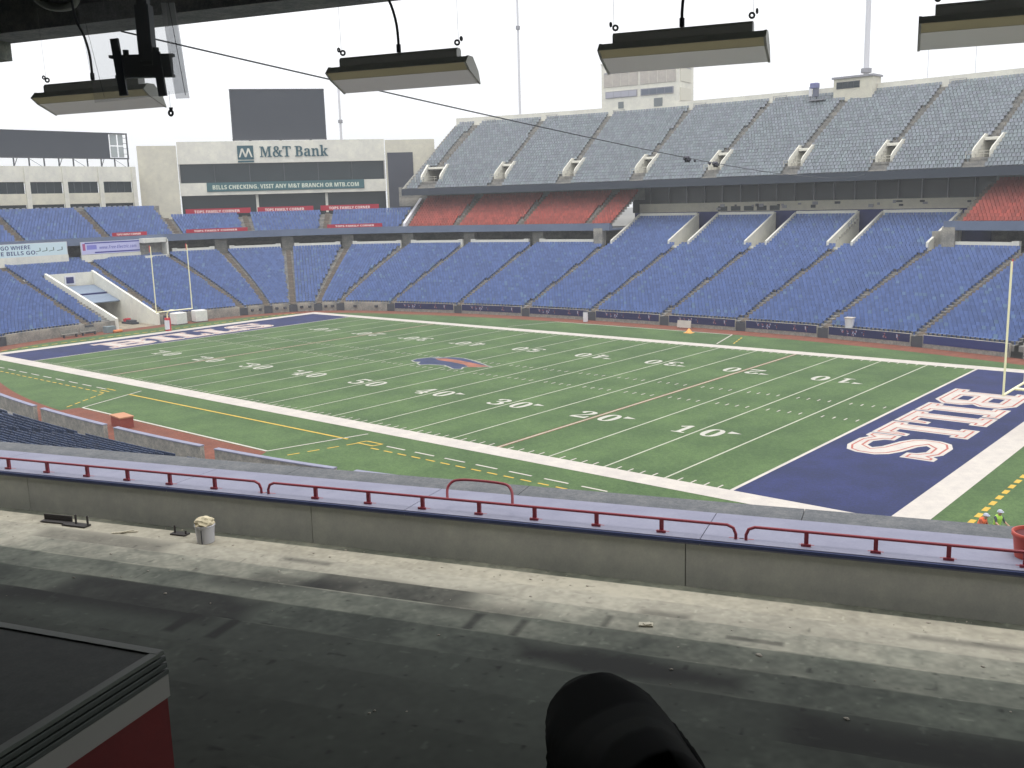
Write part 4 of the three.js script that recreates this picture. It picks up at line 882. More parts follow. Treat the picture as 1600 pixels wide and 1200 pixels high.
  // red guard rails on the ledge
  const rail = (a0, a1, posts, label, leftBend, rightBend) => {
    const t = near('guard_rail', label, 'railing', 0, 12.49, -0.16, 'red guard rails on the ledge');
    const h = 0.215, r = 0.022, b = 0.12;
    const pts = [];
    if (leftBend) pts.push(V(a0, 0.02, 0), V(a0, h - b, 0), V(a0 + b * 0.3, h - b * 0.3, 0), V(a0 + b, h, 0)); else pts.push(V(a0, h, 0), V(a0 + 0.5, h, 0));
    if (rightBend) pts.push(V(a1 - b, h, 0), V(a1 - b * 0.3, h - b * 0.3, 0), V(a1, h - b, 0), V(a1, 0.02, 0)); else pts.push(V(a1 - 0.5, h, 0), V(a1, h, 0));
    const cp = new THREE.CurvePath(); for (let i = 0; i + 1 < pts.length; i++) cp.add(new THREE.LineCurve3(pts[i], pts[i + 1]));
    obj('top_bar', pts.slice(0, -1).map((p, i) => bar(p, pts[i + 1], r)).concat(pts.slice(1, -1).map((p) => new THREE.SphereGeometry(r, 8, 6).translate(p.x, p.y, p.z))), mat.railRed, t);
    for (const p of posts) { const q = obj('post', bx(0.055, h, 0.045, p, h / 2, 0), mat.railRed, t); obj('base_plate', [bx(0.2, 0.022, 0.14, p, 0.006, 0), bx(0.13, 0.05, 0.035, p, 0.03, 0.03)], mat.railRed, q); }
    for (const [f, p] of [[leftBend, a0], [rightBend, a1]]) if (f) obj('base_plate', bx(0.2, 0.022, 0.14, p, 0.006, 0), mat.railRed, t);
    return t;
  };
  const post = [-10.2, -9.25, -8.3, -7.38, -6.45, -5.5]; for (let k = 1; k < 12; k++) post.unshift(-10.2 - k * 0.94);
  rail(-30, -4.56, post, 'red guard rail running out of frame on the left', false, true);
  const r2 = rail(-4.42, 3.26, [-3.5, -2.52, -1.56, -0.6, 0.3, 1.26, 2.22], 'red guard rail in the middle with a raised loop on it', true, true);
  { // raised loop
    const p = [V(-1.14, 0.2, -0.02), V(-1.18, 0.36, -0.14), V(-1.12, 0.44, -0.2), V(-1.0, 0.47, -0.22), V(-0.35, 0.47, -0.22), V(-0.2, 0.45, -0.2), V(-0.12, 0.38, -0.15), V(-0.06, 0.2, -0.02)];
    obj('raised_loop', tube(p, 0.022, 48), mat.railRed, r2);
  }
  const p3 = []; for (let k = 0; k < 16; k++) p3.push(4.2 + k * 0.88); rail(3.4, 19, p3, 'red guard rail running out of frame on the right', true, false);

  // red tub at the right edge
  const tub = near('red_tub', 'red plastic tub on the ledge at the right edge of the photo', 'tub', 6.98, 12.47, -0.62);
  obj('body', new THREE.LatheGeometry([[0, 0], [0.2, 0], [0.22, 0.02], [0.25, 0.3], [0.27, 0.31], [0.27, 0.36], [0.24, 0.36], [0.2, 0.04], [0, 0.04]].map((q) => new THREE.Vector2(...q)), 24), M(L(0.5, 0.075, 0.05), 0.5), tub);
  obj('contents', cyl(0.235, 0.235, 0.05, 0, 0.3, 0, 20), M(L(0.10, 0.012, 0.014), 0.8), tub);

  // white bucket with a paper sack
  const e2y = (e) => { let y = 11.8; for (let k = 0; k + 1 < en.length; k++) if (e >= en[k]) y = yTread(en[k]); return y; };
  const bk = near('bucket', 'white bucket stuffed with a crumpled cream sack near the parapet', 'bucket', -5.06, e2y(0.7), 0.72);
  obj('pail', new THREE.LatheGeometry([[0, 0], [0.13, 0], [0.135, 0.01], [0.155, 0.27], [0.165, 0.275], [0.165, 0.3], [0.15, 0.3], [0.13, 0.02], [0, 0.02]].map((q) => new THREE.Vector2(...q)), 22), mat.pale, bk);
  obj('label_band', new THREE.CylinderGeometry(0.1535, 0.1465, 0.1, 22, 1, true, 2.2, 1.6).translate(0, 0.16, 0), M(L(0.42, 0.27, 0.2), 0.8), bk);
  { const g = new THREE.IcosahedronGeometry(0.155, 3), p = g.attributes.position; seed = 881; const hsh = (x, y, z) => Math.sin(x * 47 + y * 31) * Math.sin(z * 53 - y * 17) * 0.5 + Math.sin(x * 91 + z * 67 + y * 41) * 0.3;
    for (let i = 0; i < p.count; i++) { const x = p.getX(i), y = p.getY(i), z = p.getZ(i), k = 1 + 0.22 * hsh(x * 4, y * 4, z * 4); p.setXYZ(i, x * k, y * 0.7 * k, z * k); } g.deleteAttribute('normal'); g.computeVertexNormals();
    obj('sack', g.translate(0, 0.32, 0), M(L(0.62, 0.55, 0.38), 0.9), bk); }
  obj('handle', bar(V(0.05, 0.24, 0.16), V(0.06, 0.02, 0.17), 0.008), mat.steelDark, bk);
  // cut-off seat brackets left on the tread
  const b1 = near('seat_bracket', 'rusty steel angle with two upright studs left of the white bucket', 'bracket', -8.0, e2y(0.6), 0.62);
  obj('angle', [bx(0.6, 0.1, 0.02, -0.28, 0.075, 0, 0.05), bx(0.6, 0.015, 0.12, -0.28, 0.02, 0.05, 0.05)], M(L(0.055, 0.05, 0.05), 0.8), b1);
  obj('plate', bx(0.5, 0.03, 0.16, 0.2, 0.015, 0.08), M(L(0.05, 0.045, 0.045), 0.8), b1);
  for (const x of [0.18, 0.44]) obj('stud', cyl(0.018, 0.018, 0.18, x, 0.1, 0.06, 8), M(L(0.05, 0.045, 0.045), 0.7), b1);
  const b2 = near('seat_bracket', 'small steel plate with two short studs beside the white bucket', 'bracket', -5.72, e2y(0.5), 0.55);
  obj('plate', bx(0.3, 0.025, 0.14, 0, 0.013, 0), M(L(0.05, 0.045, 0.045), 0.8), b2);
  for (const [x, h] of [[-0.1, 0.15], [0.12, 0.08]]) obj('stud', cyl(0.016, 0.016, h, x, h / 2, 0, 8), M(L(0.05, 0.045, 0.045), 0.7), b2);
  // rubble on the treads
  seed = 4242; const rub = [];
  for (let k = 0; k < 260; k++) {
    const e = Math.pow(rnd(), 1.5) * 7 + 0.1, a = R(-12, 10); const d = en.reduce((m, q) => Math.min(m, Math.abs(q - e)), 9); if (d < 0.06) continue;
    const s = R(0.005, 0.016) * (rnd() < 0.05 ? 1.7 : 1), g = new THREE.IcosahedronGeometry(s, 0); g.scale(R(0.8, 2.2), R(0.4, 0.8), R(0.8, 1.6)); g.rotateY(R(0, 6)); g.translate(a, e2y(e) + s * 0.3, e); rub.push(clean(g));
  }
  const rb = obj('rubble', rub, M(L(0.34, 0.31, 0.26), 0.95), null); rb.rotation.y = TH; rb.position.set(OX, 0, OZ); rb.userData = { kind: 'stuff', label: 'concrete chips and grit scattered on the deck', category: 'rubble' };
  // thin boards and scraps
  [[-9.9, 0.95, 0.5, 0.12, 0.3, 'pale thin scrap of board at the left of the deck'], [-7.0, 1.25, 0.3, 0.1, -0.4, 'pale splinter of board in front of the steel bracket'], [2.7, 2.75, 0.16, 0.09, 0.2, 'small cream paper scrap lying on the middle tread'], [-6.7, 0.75, 0.42, 0.05, 0.5, 'thin slat lying between the two steel brackets'], [-10.3, 1.7, 0.36, 0.16, -0.2, 'grey board offcut on the second tread at far left']].forEach(([a, e, w, d, ry, l]) => {
    const t = near('scrap', l, 'scrap', a, e2y(e), e, undefined, ry); obj('piece', [bx(w, 0.018, d, 0, 0.011, 0), bx(w * 0.5, 0.014, d * 0.7, w * 0.1, 0.026, 0.01, 0.4)], M(L(0.5, 0.46, 0.36), 0.9), t); });

  // low cabinet in the lower left corner
  const cb = near('cabinet', 'low cabinet with dark ribbed top, grey band and dark red side', 'cabinet', 0.95, yTread(en[9]) - 0.02, 10.2);
  const H = 15.0 - (yTread(en[9]) - 0.02), W2 = 1.73, D2 = 1.66; // half extents /1: right edge a = 1.815, front edge e = 9.37
  obj('carcass', bx(W2, H - 0.24, D2, 0, (H - 0.24) / 2, 0), M(L(0.16, 0.012, 0.012), 0.75, { map: rep(T.weather, 1.5) }), cb);
  obj('grey_band', bx(W2 + 0.02, 0.12, D2 + 0.02, 0, H - 0.18, 0), M(L(0.34, 0.34, 0.31), 0.7), cb);
  for (let k = 0; k < 3; k++) obj('edge_strip', rbx(W2 + 0.03 - k * 0.006, 0.03, D2 + 0.03 - k * 0.006, 0.006, 0, H - 0.103 + k * 0.036, 0), M(L(0.07, 0.085, 0.075), 0.5), cb);
  obj('top', rbx(W2 - 0.06, 0.03, D2 - 0.06, 0.008, 0, H - 0.008, 0), M(L(0.055, 0.07, 0.062), 0.65, { map: rep(T.concrete, 1.3) }), cb);
  obj('rim', [bx(0.05, 0.02, D2, W2 / 2 - 0.02, H + 0.002, 0), bx(W2, 0.02, 0.05, 0, H + 0.003, -D2 / 2 + 0.02)], M(L(0.13, 0.15, 0.13), 0.5), cb);

  // raised platform and dwarf wall just below the frame; the back and the roof over the deck
  const pf = near('viewing_platform', 'raised concrete platform with a dwarf wall below the camera', 'platform', 0, 0, 0);
  obj('dwarf_wall', bx(0.9, 2.6, 0.22, 5.45, 15.408, 12.52), mat.deckFloor, pf);
  obj('platform_floor', bx(WID, 0.5, 9, MIDA, 15.75, 17.1), mat.deckFloor, pf);
  obj('back_wall', bx(WID, 6, 0.3, MIDA, 17.5, 21.6), M(L(0.2, 0.21, 0.2), 0.9), pf);  // unseen wall, added and coloured dark to deepen the shade over the deck
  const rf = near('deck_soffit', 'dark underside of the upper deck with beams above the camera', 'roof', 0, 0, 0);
  const dk = M(L(0.25, 0.26, 0.24), 0.9, { map: rep(T.concrete, 3) }), dk2 = M(L(0.32, 0.34, 0.30), 0.9, { map: rep(T.concrete, 3) });  // underside concrete darkened in colour to deepen the shade below the deck
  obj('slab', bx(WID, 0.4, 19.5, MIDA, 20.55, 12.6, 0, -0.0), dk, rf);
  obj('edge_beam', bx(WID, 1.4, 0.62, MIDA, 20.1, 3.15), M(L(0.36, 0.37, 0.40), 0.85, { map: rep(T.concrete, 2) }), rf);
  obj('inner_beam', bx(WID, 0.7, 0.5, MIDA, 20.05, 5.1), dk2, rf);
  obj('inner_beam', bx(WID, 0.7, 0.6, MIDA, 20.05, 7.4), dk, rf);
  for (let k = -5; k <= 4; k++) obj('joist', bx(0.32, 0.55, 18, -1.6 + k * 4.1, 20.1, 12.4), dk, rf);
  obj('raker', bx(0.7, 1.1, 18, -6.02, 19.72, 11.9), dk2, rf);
  obj('conduit', bar(V(-3.4, 19.72, 3.62), V(1.8, 19.72, 3.62), 0.035), M(L(0.62, 0.62, 0.42), 0.5), rf);
  obj('duct', [bx(1.5, 0.32, 0.6, -3.2, 19.78, 4.1), bx(0.6, 0.3, 0.5, -1.2, 19.8, 4.1)], M(L(0.12, 0.13, 0.14), 0.6), rf);
  obj('pipe_loop', tube([V(-4.3, 19.85, 3.9), V(-4.2, 19.62, 3.75), V(-3.95, 19.55, 3.7), V(-3.7, 19.6, 3.75), V(-3.55, 19.85, 3.95)], 0.05, 20), M(L(0.2, 0.22, 0.21), 0.5), rf);

  // infrared heaters hanging in a row under the edge of the deck
  const hoodM = M(L(0.80, 0.81, 0.80), 0.45), hoodD = M(L(0.76, 0.77, 0.76), 0.5), emit = M(L(0.88, 0.80, 0.56), 0.42, { metalness: 0.5 }), lipM = M(L(0.86, 0.86, 0.84), 0.38, { metalness: 0.9 }), capM = M(L(0.78, 0.78, 0.74), 0.5);
  const prism = (pts, w) => { const s = new THREE.Shape(pts.map(([z, y]) => new THREE.Vector2(-z, y))); const g = new THREE.ExtrudeGeometry(s, { depth: w, bevelEnabled: false }); g.rotateY(Math.PI / 2); return g.translate(-w / 2, 0, 0); };
  const heater = (a, y, e, len, label, hoseTop, swing = 1) => {
    const t = near('heater', label, 'heater', a, y, e, 'infrared heaters hung from the deck soffit');
    // section across: z towards the camera, y up; the mouth tilts towards the seats
    obj('gas_box', prism([[-0.05, 0.14], [0.05, 0.14], [0.05, 0.2], [0.03, 0.222], [-0.03, 0.222], [-0.05, 0.2]], len * 0.86), hoodM, t);
    obj('hood', [prism([[-0.2, -0.03], [-0.04, 0.138], [0.06, 0.138], [0.12, 0.082], [0.108, 0.076], [0.04, 0.12], [-0.03, 0.12], [-0.17, -0.03]], len)], hoodD, t);
    obj('ceramic_face', prism([[0.118, 0.078], [0.108, 0.084], [0.03, 0.03], [0.036, 0.022]], len), emit, t);
    obj('lower_lip', prism([[0.037, 0.021], [-0.2, -0.078], [-0.2, -0.06], [0.03, 0.036]], len), lipM, t);
    const capPts = [[-0.205, -0.084], [0.04, 0.018], [0.124, 0.08], [0.06, 0.142], [-0.04, 0.142], [-0.16, 0.03]];
    for (const s of [-1, 1]) { obj('end_cap', prism(capPts, 0.02).translate(s * (len / 2 + 0.01), 0, 0), s > 0 ? capM : hoodM, t); 
      const hk = obj('hook', [new THREE.TorusGeometry(0.02, 0.009, 6, 12).rotateY(0.4).translate(s * len * 0.42, 0.27, 0), new THREE.TorusGeometry(0.016, 0.008, 6, 12).rotateY(1.5).translate(s * len * 0.45, 0.30, 0)], mat.steelDark, t);
      obj('chain', bar(V(s * len * 0.43, 0.29, 0), V(s * len * 0.43, 20.35 - y, 0.05), 0.0016, 4), mat.steel, t); }
    const h = hoseTop - y; obj('gas_hose', tube([V(0, 0.22, 0), V(0, 0.34, 0), V(-0.012 * swing, 0.5, 0), V(-0.05 * swing, 0.68, 0.02), V(-0.12 * swing, 0.85, 0.05), V(-0.17 * swing, h, 0.1)], 0.013, 28), mat.steelDark, t);
    obj('hose_nut', cyl(0.022, 0.022, 0.07, 0, 0.265, 0, 8), mat.steelDark, t);
  };
  heater(-2.86, 18.36, 4.5, 1.5, 'leftmost infrared heater, partly behind the plastic sheet', 20.3, 0.8);
  heater(0.80, 18.36, 4.5, 1.42, 'infrared heater hanging left of the roof screen mast, second from left', 20.3, 1.2);
  heater(3.45, 18.36, 4.5, 1.36, 'infrared heater hanging in front of the press box, third from left', 20.3, -1.4);
  heater(5.98, 18.36, 4.5, 1.36, 'infrared heater cut by the right edge of the photo', 20.3, -1);

  // screen bracket wrapped in a clear sheet
  const tv = near('screen_bracket', 'empty dark screen bracket hanging on a pole from the soffit', 'bracket', 0.53, 17.9, 7.62, undefined, 0.37);
  const dm = M(L(0.10, 0.115, 0.14), 0.5);
  obj('pole', bx(0.065, 2.3, 0.065, 0.03, 1.4, 0), dm, tv); obj('pole_sleeve', bx(0.09, 0.35, 0.09, 0.03, 0.45, 0), dm, tv);
  obj('back_plate', bx(0.37, 0.125, 0.03, 0, 0.245, 0), dm, tv);
  obj('cross_bar', [bx(0.42, 0.018, 0.05, -0.01, 0.31, 0), bx(0.38, 0.018, 0.05, 0.0, 0.182, 0)], dm, tv);
  for (const [x, y0, y1] of [[-0.155, 0.06, 0.42], [0.105, 0.05, 0.33]]) obj('arm', bx(0.052, y1 - y0, 0.025, x, (y0 + y1) / 2, 0.03, 0, 0, 0.08), dm, tv);
  obj('knob', [cyl(0.02, 0.02, 0.05, -0.11, 0.325, 0.01, 8), cyl(0.02, 0.02, 0.05, 0.09, 0.335, 0.01, 8)], dm, tv);
  const ps = near('plastic_sheet', 'clear plastic sheet hanging round the empty screen bracket', 'sheet', 0.50, 17.9, 7.58, undefined, 0.37);
  const film = new THREE.MeshPhysicalMaterial({ color: L(0.86, 0.87, 0.88), roughness: 0.18, transmission: 0.88, thickness: 0, side: THREE.DoubleSide });
  const film2 = new THREE.MeshPhysicalMaterial({ color: L(0.74, 0.75, 0.77), roughness: 0.4, transmission: 0.7, thickness: 0, side: THREE.DoubleSide });
  const wave = (w, h, x, y, z, amp, ry) => { const g = new THREE.PlaneGeometry(w, h, 16, 10), p = g.attributes.position; for (let i = 0; i < p.count; i++) p.setZ(i, amp * Math.sin(p.getX(i) * 11 + p.getY(i) * 3) * 0.5 + amp * 0.4 * Math.sin(p.getY(i) * 9)); g.computeVertexNormals(); if (ry) g.rotateY(ry); return g.rotateZ(0.08).translate(x, y, z); };
  obj('sheet_face', wave(0.62, 0.62, -0.03, 0.35, 0.1, 0.02), film, ps);
  obj('sheet_fold', wave(0.09, 0.6, 0.24, 0.33, 0.09, 0.012, 0.6), film2, ps);
  obj('sheet_edge', bar(V(0.225, 0.63, 0.1), V(0.285, 0.05, 0.1), 0.0022, 5), mat.steelDark, ps);
  obj('sheet_edge', bar(V(-0.34, 0.62, 0.1), V(-0.25, 0.05, 0.1), 0.0012, 5), mat.steelDark, ps);
  obj('sheet_hem', bar(V(-0.3, 0.665, 0.1), V(0.22, 0.66, 0.1), 0.006, 5), mat.steel, ps);
  const hk = near('dangling_hook', 'small hook dangling on a thread below the screen bracket', 'hook', 0.695, 17.84, 7.6);
  obj('thread', bar(V(0, 0.02, 0), V(0, 0.14, 0), 0.0012, 4), mat.steelDark, hk);
  obj('hook', [new THREE.TorusGeometry(0.016, 0.008, 6, 12), cyl(0.014, 0.006, 0.03, 0.004, 0.02, 0, 8)], mat.steelDark, hk);
}

// ---------------------------------------------------------------- cable across the stadium
{
  const p0 = V(61.11, 19.3, 68.8), p1 = V(18.7, 19.3, -64.6), pts = [];
  const sag = 1.0;
  for (let k = 0; k <= 40; k++) { const f = Math.pow(k / 40, 1.6); const p = p0.clone().lerp(p1, f); p.y -= 4 * sag * f * (1 - f); pts.push(p); }
  const t = thing('aerial_cable', 'thin dark cable strung across the stadium with clamps on it', 'cable', [0, 0, 0]);
  const segs = pts.slice(0, -1).map((p, i) => bar(p, pts[i + 1], 0.011 + 0.012 * Math.min(1, i / 24), 6));
  obj('wire', segs, mat.steelDark, t);
  seed = 313; for (const [f0, k] of [[0.212, 1.0], [0.222, 0.5], [0.243, 0.55], [0.252, 1.0]]) { // clamps and wound slack
    const c = p0.clone().lerp(p1, f0); c.y -= 4 * sag * f0 * (1 - f0); const g = new THREE.IcosahedronGeometry(0.12 * k, 2), q = g.attributes.position, d = p1.clone().sub(p0).normalize();
    for (let i = 0; i < q.count; i++) { const m = 1 + 0.3 * Math.sin(q.getX(i) * 41 + q.getY(i) * 29) * Math.sin(q.getZ(i) * 37); q.setXYZ(i, q.getX(i) * m, q.getY(i) * m, q.getZ(i) * m * 2.6); }
    g.applyQuaternion(new THREE.Quaternion().setFromUnitVectors(V(0, 0, 1), d)); g.deleteAttribute('normal'); g.computeVertexNormals();
    obj('clamp', g.translate(c.x, c.y - 0.05, c.z), M(L(0.06, 0.06, 0.08), 0.8), t); }
}

// ---------------------------------------------------------------- people
function field3(bones, scaleBox, res, blend = 0.045) { // smooth union of tapered capsules, meshed
  const mc = new MarchingCubes(res, new THREE.MeshBasicMaterial(), false, false, 120000); mc.isolation = 0;
  const [cx, cy, cz, half] = scaleBox; let q = 0;
  const bs = bones.map(([ax, ay, az, ra, bx1, by, bz, rb]) => ({ ax, ay, az, ra, rb, dx: bx1 - ax, dy: by - ay, dz: bz - az }));
  for (const b of bs) b.l2 = b.dx * b.dx + b.dy * b.dy + b.dz * b.dz || 1e-9;
  for (let k = 0; k < res; k++) for (let j = 0; j < res; j++) for (let i = 0; i < res; i++) {
    const x = cx + ((i - res / 2) / (res / 2)) * half, y = cy + ((j - res / 2) / (res / 2)) * half, z = cz + ((k - res / 2) / (res / 2)) * half;
    let d = 9;
    for (const b of bs) {
      const px = x - b.ax, py = y - b.ay, pz = z - b.az; let t = (px * b.dx + py * b.dy + pz * b.dz) / b.l2; t = t < 0 ? 0 : t > 1 ? 1 : t;
      const e = Math.hypot(px - b.dx * t, py - b.dy * t, pz - b.dz * t) - (b.ra + (b.rb - b.ra) * t);
      const h = Math.max(0, Math.min(1, 0.5 + 0.5 * (d - e) / blend)); d = d * (1 - h) + e * h - blend * h * (1 - h);
    }
    mc.field[i + j * res + k * res * res] = -d;
  }
  mc.update(); const n = mc.count, pos = new Float32Array(mc.positionArray.slice(0, n * 3)), nor = new Float32Array(mc.normalArray.slice(0, n * 3));
  for (let i = 0; i < n; i++) { pos[i * 3] = cx + pos[i * 3] * half; pos[i * 3 + 1] = cy + pos[i * 3 + 1] * half; pos[i * 3 + 2] = cz + pos[i * 3 + 2] * half; }
  const g = new THREE.BufferGeometry(); g.setAttribute('position', new THREE.BufferAttribute(pos, 3)); g.setAttribute('normal', new THREE.BufferAttribute(nor, 3)); return g;
}
function paintBy(g, fn) { const p = g.attributes.position, c = new Float32Array(p.count * 3); for (let i = 0; i < p.count; i++) c.set(fn(p.getX(i), p.getY(i), p.getZ(i)), i * 3); g.setAttribute('color', new THREE.BufferAttribute(c, 3)); return g; }
function person(label, pos, ry, pose, vestCol, group) {
  const t = thing('person', label, 'person', pos, ry, group), skin = [0.42, 0.25, 0.18], dark = [0.03, 0.035, 0.05], pants = pose.pants;
  // joints: x forward (faces +x), z to the side
  const { hip, chest, head, hands, elbows, knees, feet } = pose, B = [];
  const cap = (a, ra, b, rb) => B.push([...a, ra, ...b, rb]);
  cap(hip, 0.15, chest, 0.165); cap([chest[0], chest[1], chest[2] - 0.12], 0.09, [chest[0], chest[1], chest[2] + 0.12], 0.09);
  cap(chest, 0.09, [head[0] - 0.03, head[1] - 0.1, head[2]], 0.055); cap([head[0], head[1] - 0.03, head[2]], 0.085, [head[0] + 0.01, head[1] + 0.04, head[2]], 0.098);
  cap([head[0] + 0.08, head[1] - 0.03, head[2]], 0.02, [head[0] + 0.1, head[1] - 0.01, head[2]], 0.016);
  [-1, 1].forEach((s, i) => {
    const sh = [chest[0], chest[1] + 0.05, chest[2] + s * 0.19]; cap(sh, 0.062, elbows[i], 0.048); cap(elbows[i], 0.046, hands[i], 0.034);
    const hd = hands[i], el = elbows[i], dl = Math.hypot(hd[0] - el[0], hd[1] - el[1], hd[2] - el[2]), u = [0, 1, 2].map((k) => (hd[k] - el[k]) / dl);
    cap(hd, 0.032, [hd[0] + u[0] * 0.07, hd[1] + u[1] * 0.07, hd[2] + u[2] * 0.07], 0.03);
    const hj = [hip[0], hip[1] - 0.04, hip[2] + s * 0.1]; cap(hj, 0.098, knees[i], 0.066); cap(knees[i], 0.064, [feet[i][0], feet[i][1] + 0.09, feet[i][2]], 0.045); cap([feet[i][0] - 0.05, feet[i][1] + 0.045, feet[i][2]], 0.045, [feet[i][0] + 0.16, feet[i][1] + 0.035, feet[i][2]], 0.038);
  });
  const g = field3(B, [0.1, 0.9, 0, 1.0], 84, 0.05);
  paintBy(g, (x, y, z) => (y > head[1] - 0.13 ? skin : y < 0.11 ? dark : y < hip[1] + 0.02 && Math.abs(x - hip[0]) < 0.5 ? pants : Math.hypot(x - chest[0], (y - chest[1]) * 0.8, z - chest[2]) < 0.34 ? pose.shirt : skin));
  const m = new THREE.Mesh(g, M(L(1, 1, 1), 0.85, { vertexColors: true })); m.name = 'body'; m.castShadow = m.receiveShadow = true; t.add(m);
  const vg = field3([[hip[0], hip[1] - 0.02, hip[2], 0.165, ...chest, 0.182], [chest[0], chest[1] + 0.01, chest[2] - 0.1, 0.105, chest[0], chest[1] + 0.01, chest[2] + 0.1, 0.105]], [hip[0], 1.1, 0, 0.7], 56, 0.04);
  obj('safety_vest', vg, M(vestCol, 0.8), t);
  const hat = new THREE.SphereGeometry(0.125, 16, 8, 0, Math.PI * 2, 0, Math.PI / 2).scale(1.1, 0.95, 1).translate(head[0], head[1] + 0.05, head[2]);
  obj('hard_hat', [hat, new THREE.CylinderGeometry(0.15, 0.155, 0.018, 18).scale(1.12, 1, 0.95).translate(head[0] + 0.02, head[1] + 0.055, head[2])], M(L(0.36, 0.38, 0.46), 0.5), t);
  return t;
}
// directions: local +x of the figure; both face right in the picture
const faceRight = -0.62;
person('person in a lime yellow vest and grey hard hat gripping a barrow handle', [60.35, 0.006, 25.0], faceRight,
  { hip: [0, 0.92, 0], chest: [0.1, 1.33, 0], head: [0.2, 1.62, 0], elbows: [[0.25, 1.12, -0.26], [0.3, 1.12, 0.25]], hands: [[0.52, 1.02, -0.26], [0.6, 1.05, 0.25]], knees: [[0.12, 0.5, -0.12], [-0.05, 0.48, 0.12]], feet: [[0.12, 0, -0.13], [-0.18, 0, 0.13]], pants: [0.03, 0.04, 0.08], shirt: [0.05, 0.06, 0.07] }, L(0.36, 0.62, 0.08), 'workers at the corner of the field');
person('person in an orange vest and grey hard hat stooping by the corner', [59.75, 0.006, 25.5], faceRight + 0.3,
  { hip: [-0.05, 0.86, 0], chest: [0.12, 1.22, 0], head: [0.27, 1.47, 0], elbows: [[0.2, 0.98, -0.25], [0.22, 0.98, 0.25]], hands: [[0.42, 0.82, -0.2], [0.42, 0.82, 0.2]], knees: [[0.2, 0.46, -0.12], [0.12, 0.46, 0.12]], feet: [[0.08, 0, -0.13], [-0.05, 0, 0.13]], pants: [0.03, 0.035, 0.05], shirt: [0.30, 0.07, 0.04] }, L(0.75, 0.14, 0.05), 'workers at the corner of the field');
{
  const b = thing('wheelbarrow', 'dark blue wheelbarrow pushed by the worker in the yellow vest', 'wheelbarrow', [61.75, 0.006, 26.0], faceRight);
  const tubS = new THREE.CylinderGeometry(0.62, 0.36, 0.42, 4, 1).rotateY(Math.PI / 4).scale(1.25, 1, 0.85);
  obj('tray', tubS.translate(0, 0.72, 0), M(L(0.055, 0.075, 0.12), 0.55), b);
  obj('load', bx(1.0, 0.1, 0.62, 0, 0.93, 0), M(L(0.09, 0.10, 0.12), 0.9), b);
  for (const s of [-1, 1]) { obj('handle', bar(V(0.5, 0.42, s * 0.16), V(-1.0, 0.98, s * 0.27), 0.022), M(L(0.5, 0.33, 0.2), 0.7), b); obj('leg', bar(V(-0.3, 0.6, s * 0.24), V(-0.38, 0.0, s * 0.26), 0.02), mat.steelDark, b); }
  const w = obj('wheel', new THREE.TorusGeometry(0.15, 0.05, 8, 20).translate(0.72, 0.2, 0), mat.steelDark, b); obj('hub', new THREE.CylinderGeometry(0.04, 0.04, 0.14, 10).rotateX(Math.PI / 2).translate(0.72, 0.2, 0), mat.steel, w);
}
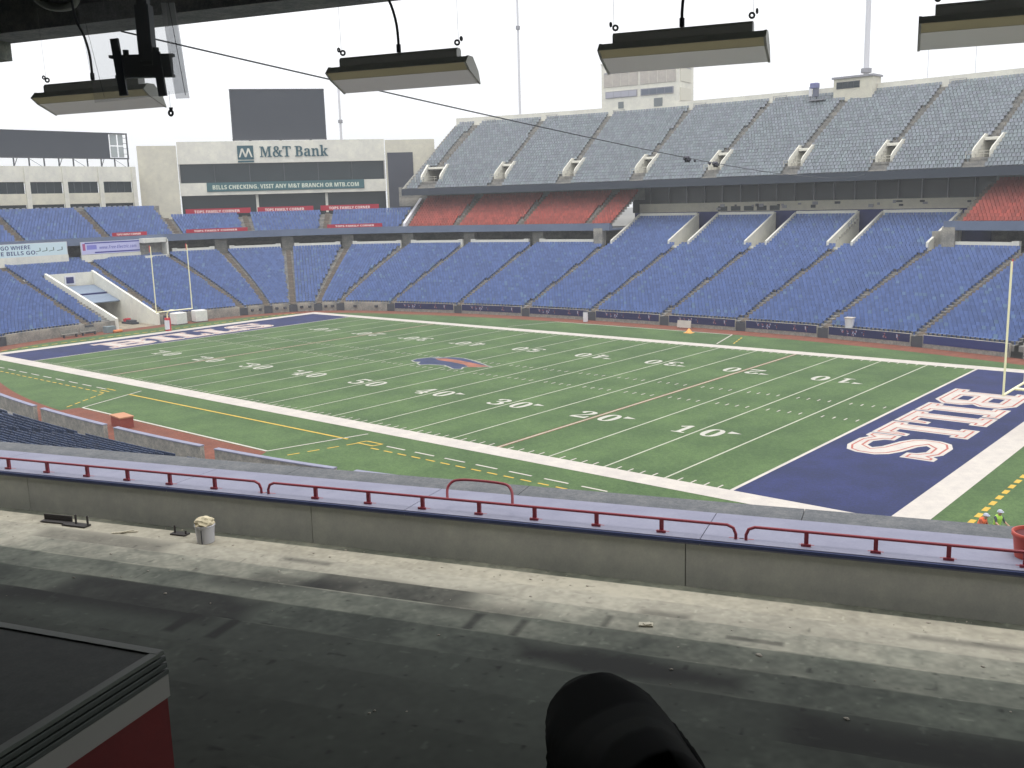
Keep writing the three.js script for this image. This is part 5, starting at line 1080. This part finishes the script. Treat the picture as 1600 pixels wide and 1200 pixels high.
// the photographer's outstretched leg: heel on the dwarf wall, toe of the black shoe in the frame
{
  const t = thing('person', 'outstretched foot in a black shoe at the bottom of the photo', 'person', [72.265, 16.728, 74.660]);
  t.scale.setScalar(1.06);
  const ax = V(-0.8109, 0.0286, -0.5845).normalize(), up = V(-0.1729, 0.9425, 0.2861).normalize();
  const sd = new THREE.Vector3().crossVectors(ax, up).normalize();
  const P = (l, w, h) => ax.clone().multiplyScalar(l).addScaledVector(sd, w).addScaledVector(up, h);
  const blk = { color: L(0.006, 0.008, 0.0075), roughness: 0.8, specularIntensity: 0.25, side: THREE.DoubleSide }, black = new THREE.MeshPhysicalMaterial(blk), rubber = new THREE.MeshPhysicalMaterial({ ...blk, roughness: 0.95 });
  // shoe upper: sections from the heel (0) to the toe (0.31)
  const sec = [[-0.035, 0.020, 0.05, 0.10], [0.0, 0.036, 0.05, 0.115], [0.05, 0.040, 0.05, 0.125], [0.10, 0.042, 0.048, 0.11], [0.15, 0.047, 0.045, 0.085], [0.20, 0.052, 0.040, 0.064], [0.25, 0.051, 0.034, 0.052], [0.285, 0.041, 0.028, 0.044], [0.305, 0.024, 0.02, 0.034], [0.312, 0.004, 0.015, 0.022]];
  const loft = (rows, n, y0) => { const pos = []; const ring = (s) => { const out = []; for (let k = 0; k < n; k++) { const a = k / n * Math.PI * 2, c = Math.cos(a), sn = Math.sin(a); const wv = 1 + 0.018 * Math.sin(s[0] * 520) * (sn < 0.5 ? 1 : 0.2), w = Math.sign(c) * Math.pow(Math.abs(c), 0.75) * s[1] * wv, h = sn >= 0 ? Math.pow(sn, 0.8) * s[3] : 0; out.push(P(s[0], w, y0 + h)); } return out; };
    for (let i = 0; i + 1 < rows.length; i++) { const A = ring(rows[i]), Bq = ring(rows[i + 1]); for (let k = 0; k < n; k++) { const j = (k + 1) % n; for (const v of [A[k], A[j], Bq[j], A[k], Bq[j], Bq[k]]) pos.push(v.x, v.y, v.z); } }
    const g = new THREE.BufferGeometry(); g.setAttribute('position', new THREE.Float32BufferAttribute(pos, 3)); const w = mergeVertices(g, 1e-5); w.computeVertexNormals(); return w; };
  const fine = []; for (let i = 0; i + 1 < sec.length; i++) for (let k = 0; k < 8; k++) fine.push(sec[i].map((v, q) => v + (sec[i + 1][q] - v) * k / 8)); fine.push(sec[sec.length - 1]);
  const shoe = obj('shoe', loft(fine, 28, 0.0), black, t);
  const sole = []; for (const s of fine) sole.push([s[0], s[1] + 0.009, 0, 0.022]);
  obj('sole', loft(sole, 28, -0.016), rubber, shoe);
  const k0 = P(0.05, 0.0, 0.07), knee = V(0.2633, -0.1207, 0.0986), hipP = V(0.7000, -0.3907, 0.2996);
  obj('trousers', [tube([k0, k0.clone().lerp(knee, 0.5).add(V(0, -0.01, 0)), knee, hipP], 0.055, 30, 14)], M(L(0.018, 0.02, 0.024), 0.9), t);
}
renderer.render(scene, camera);
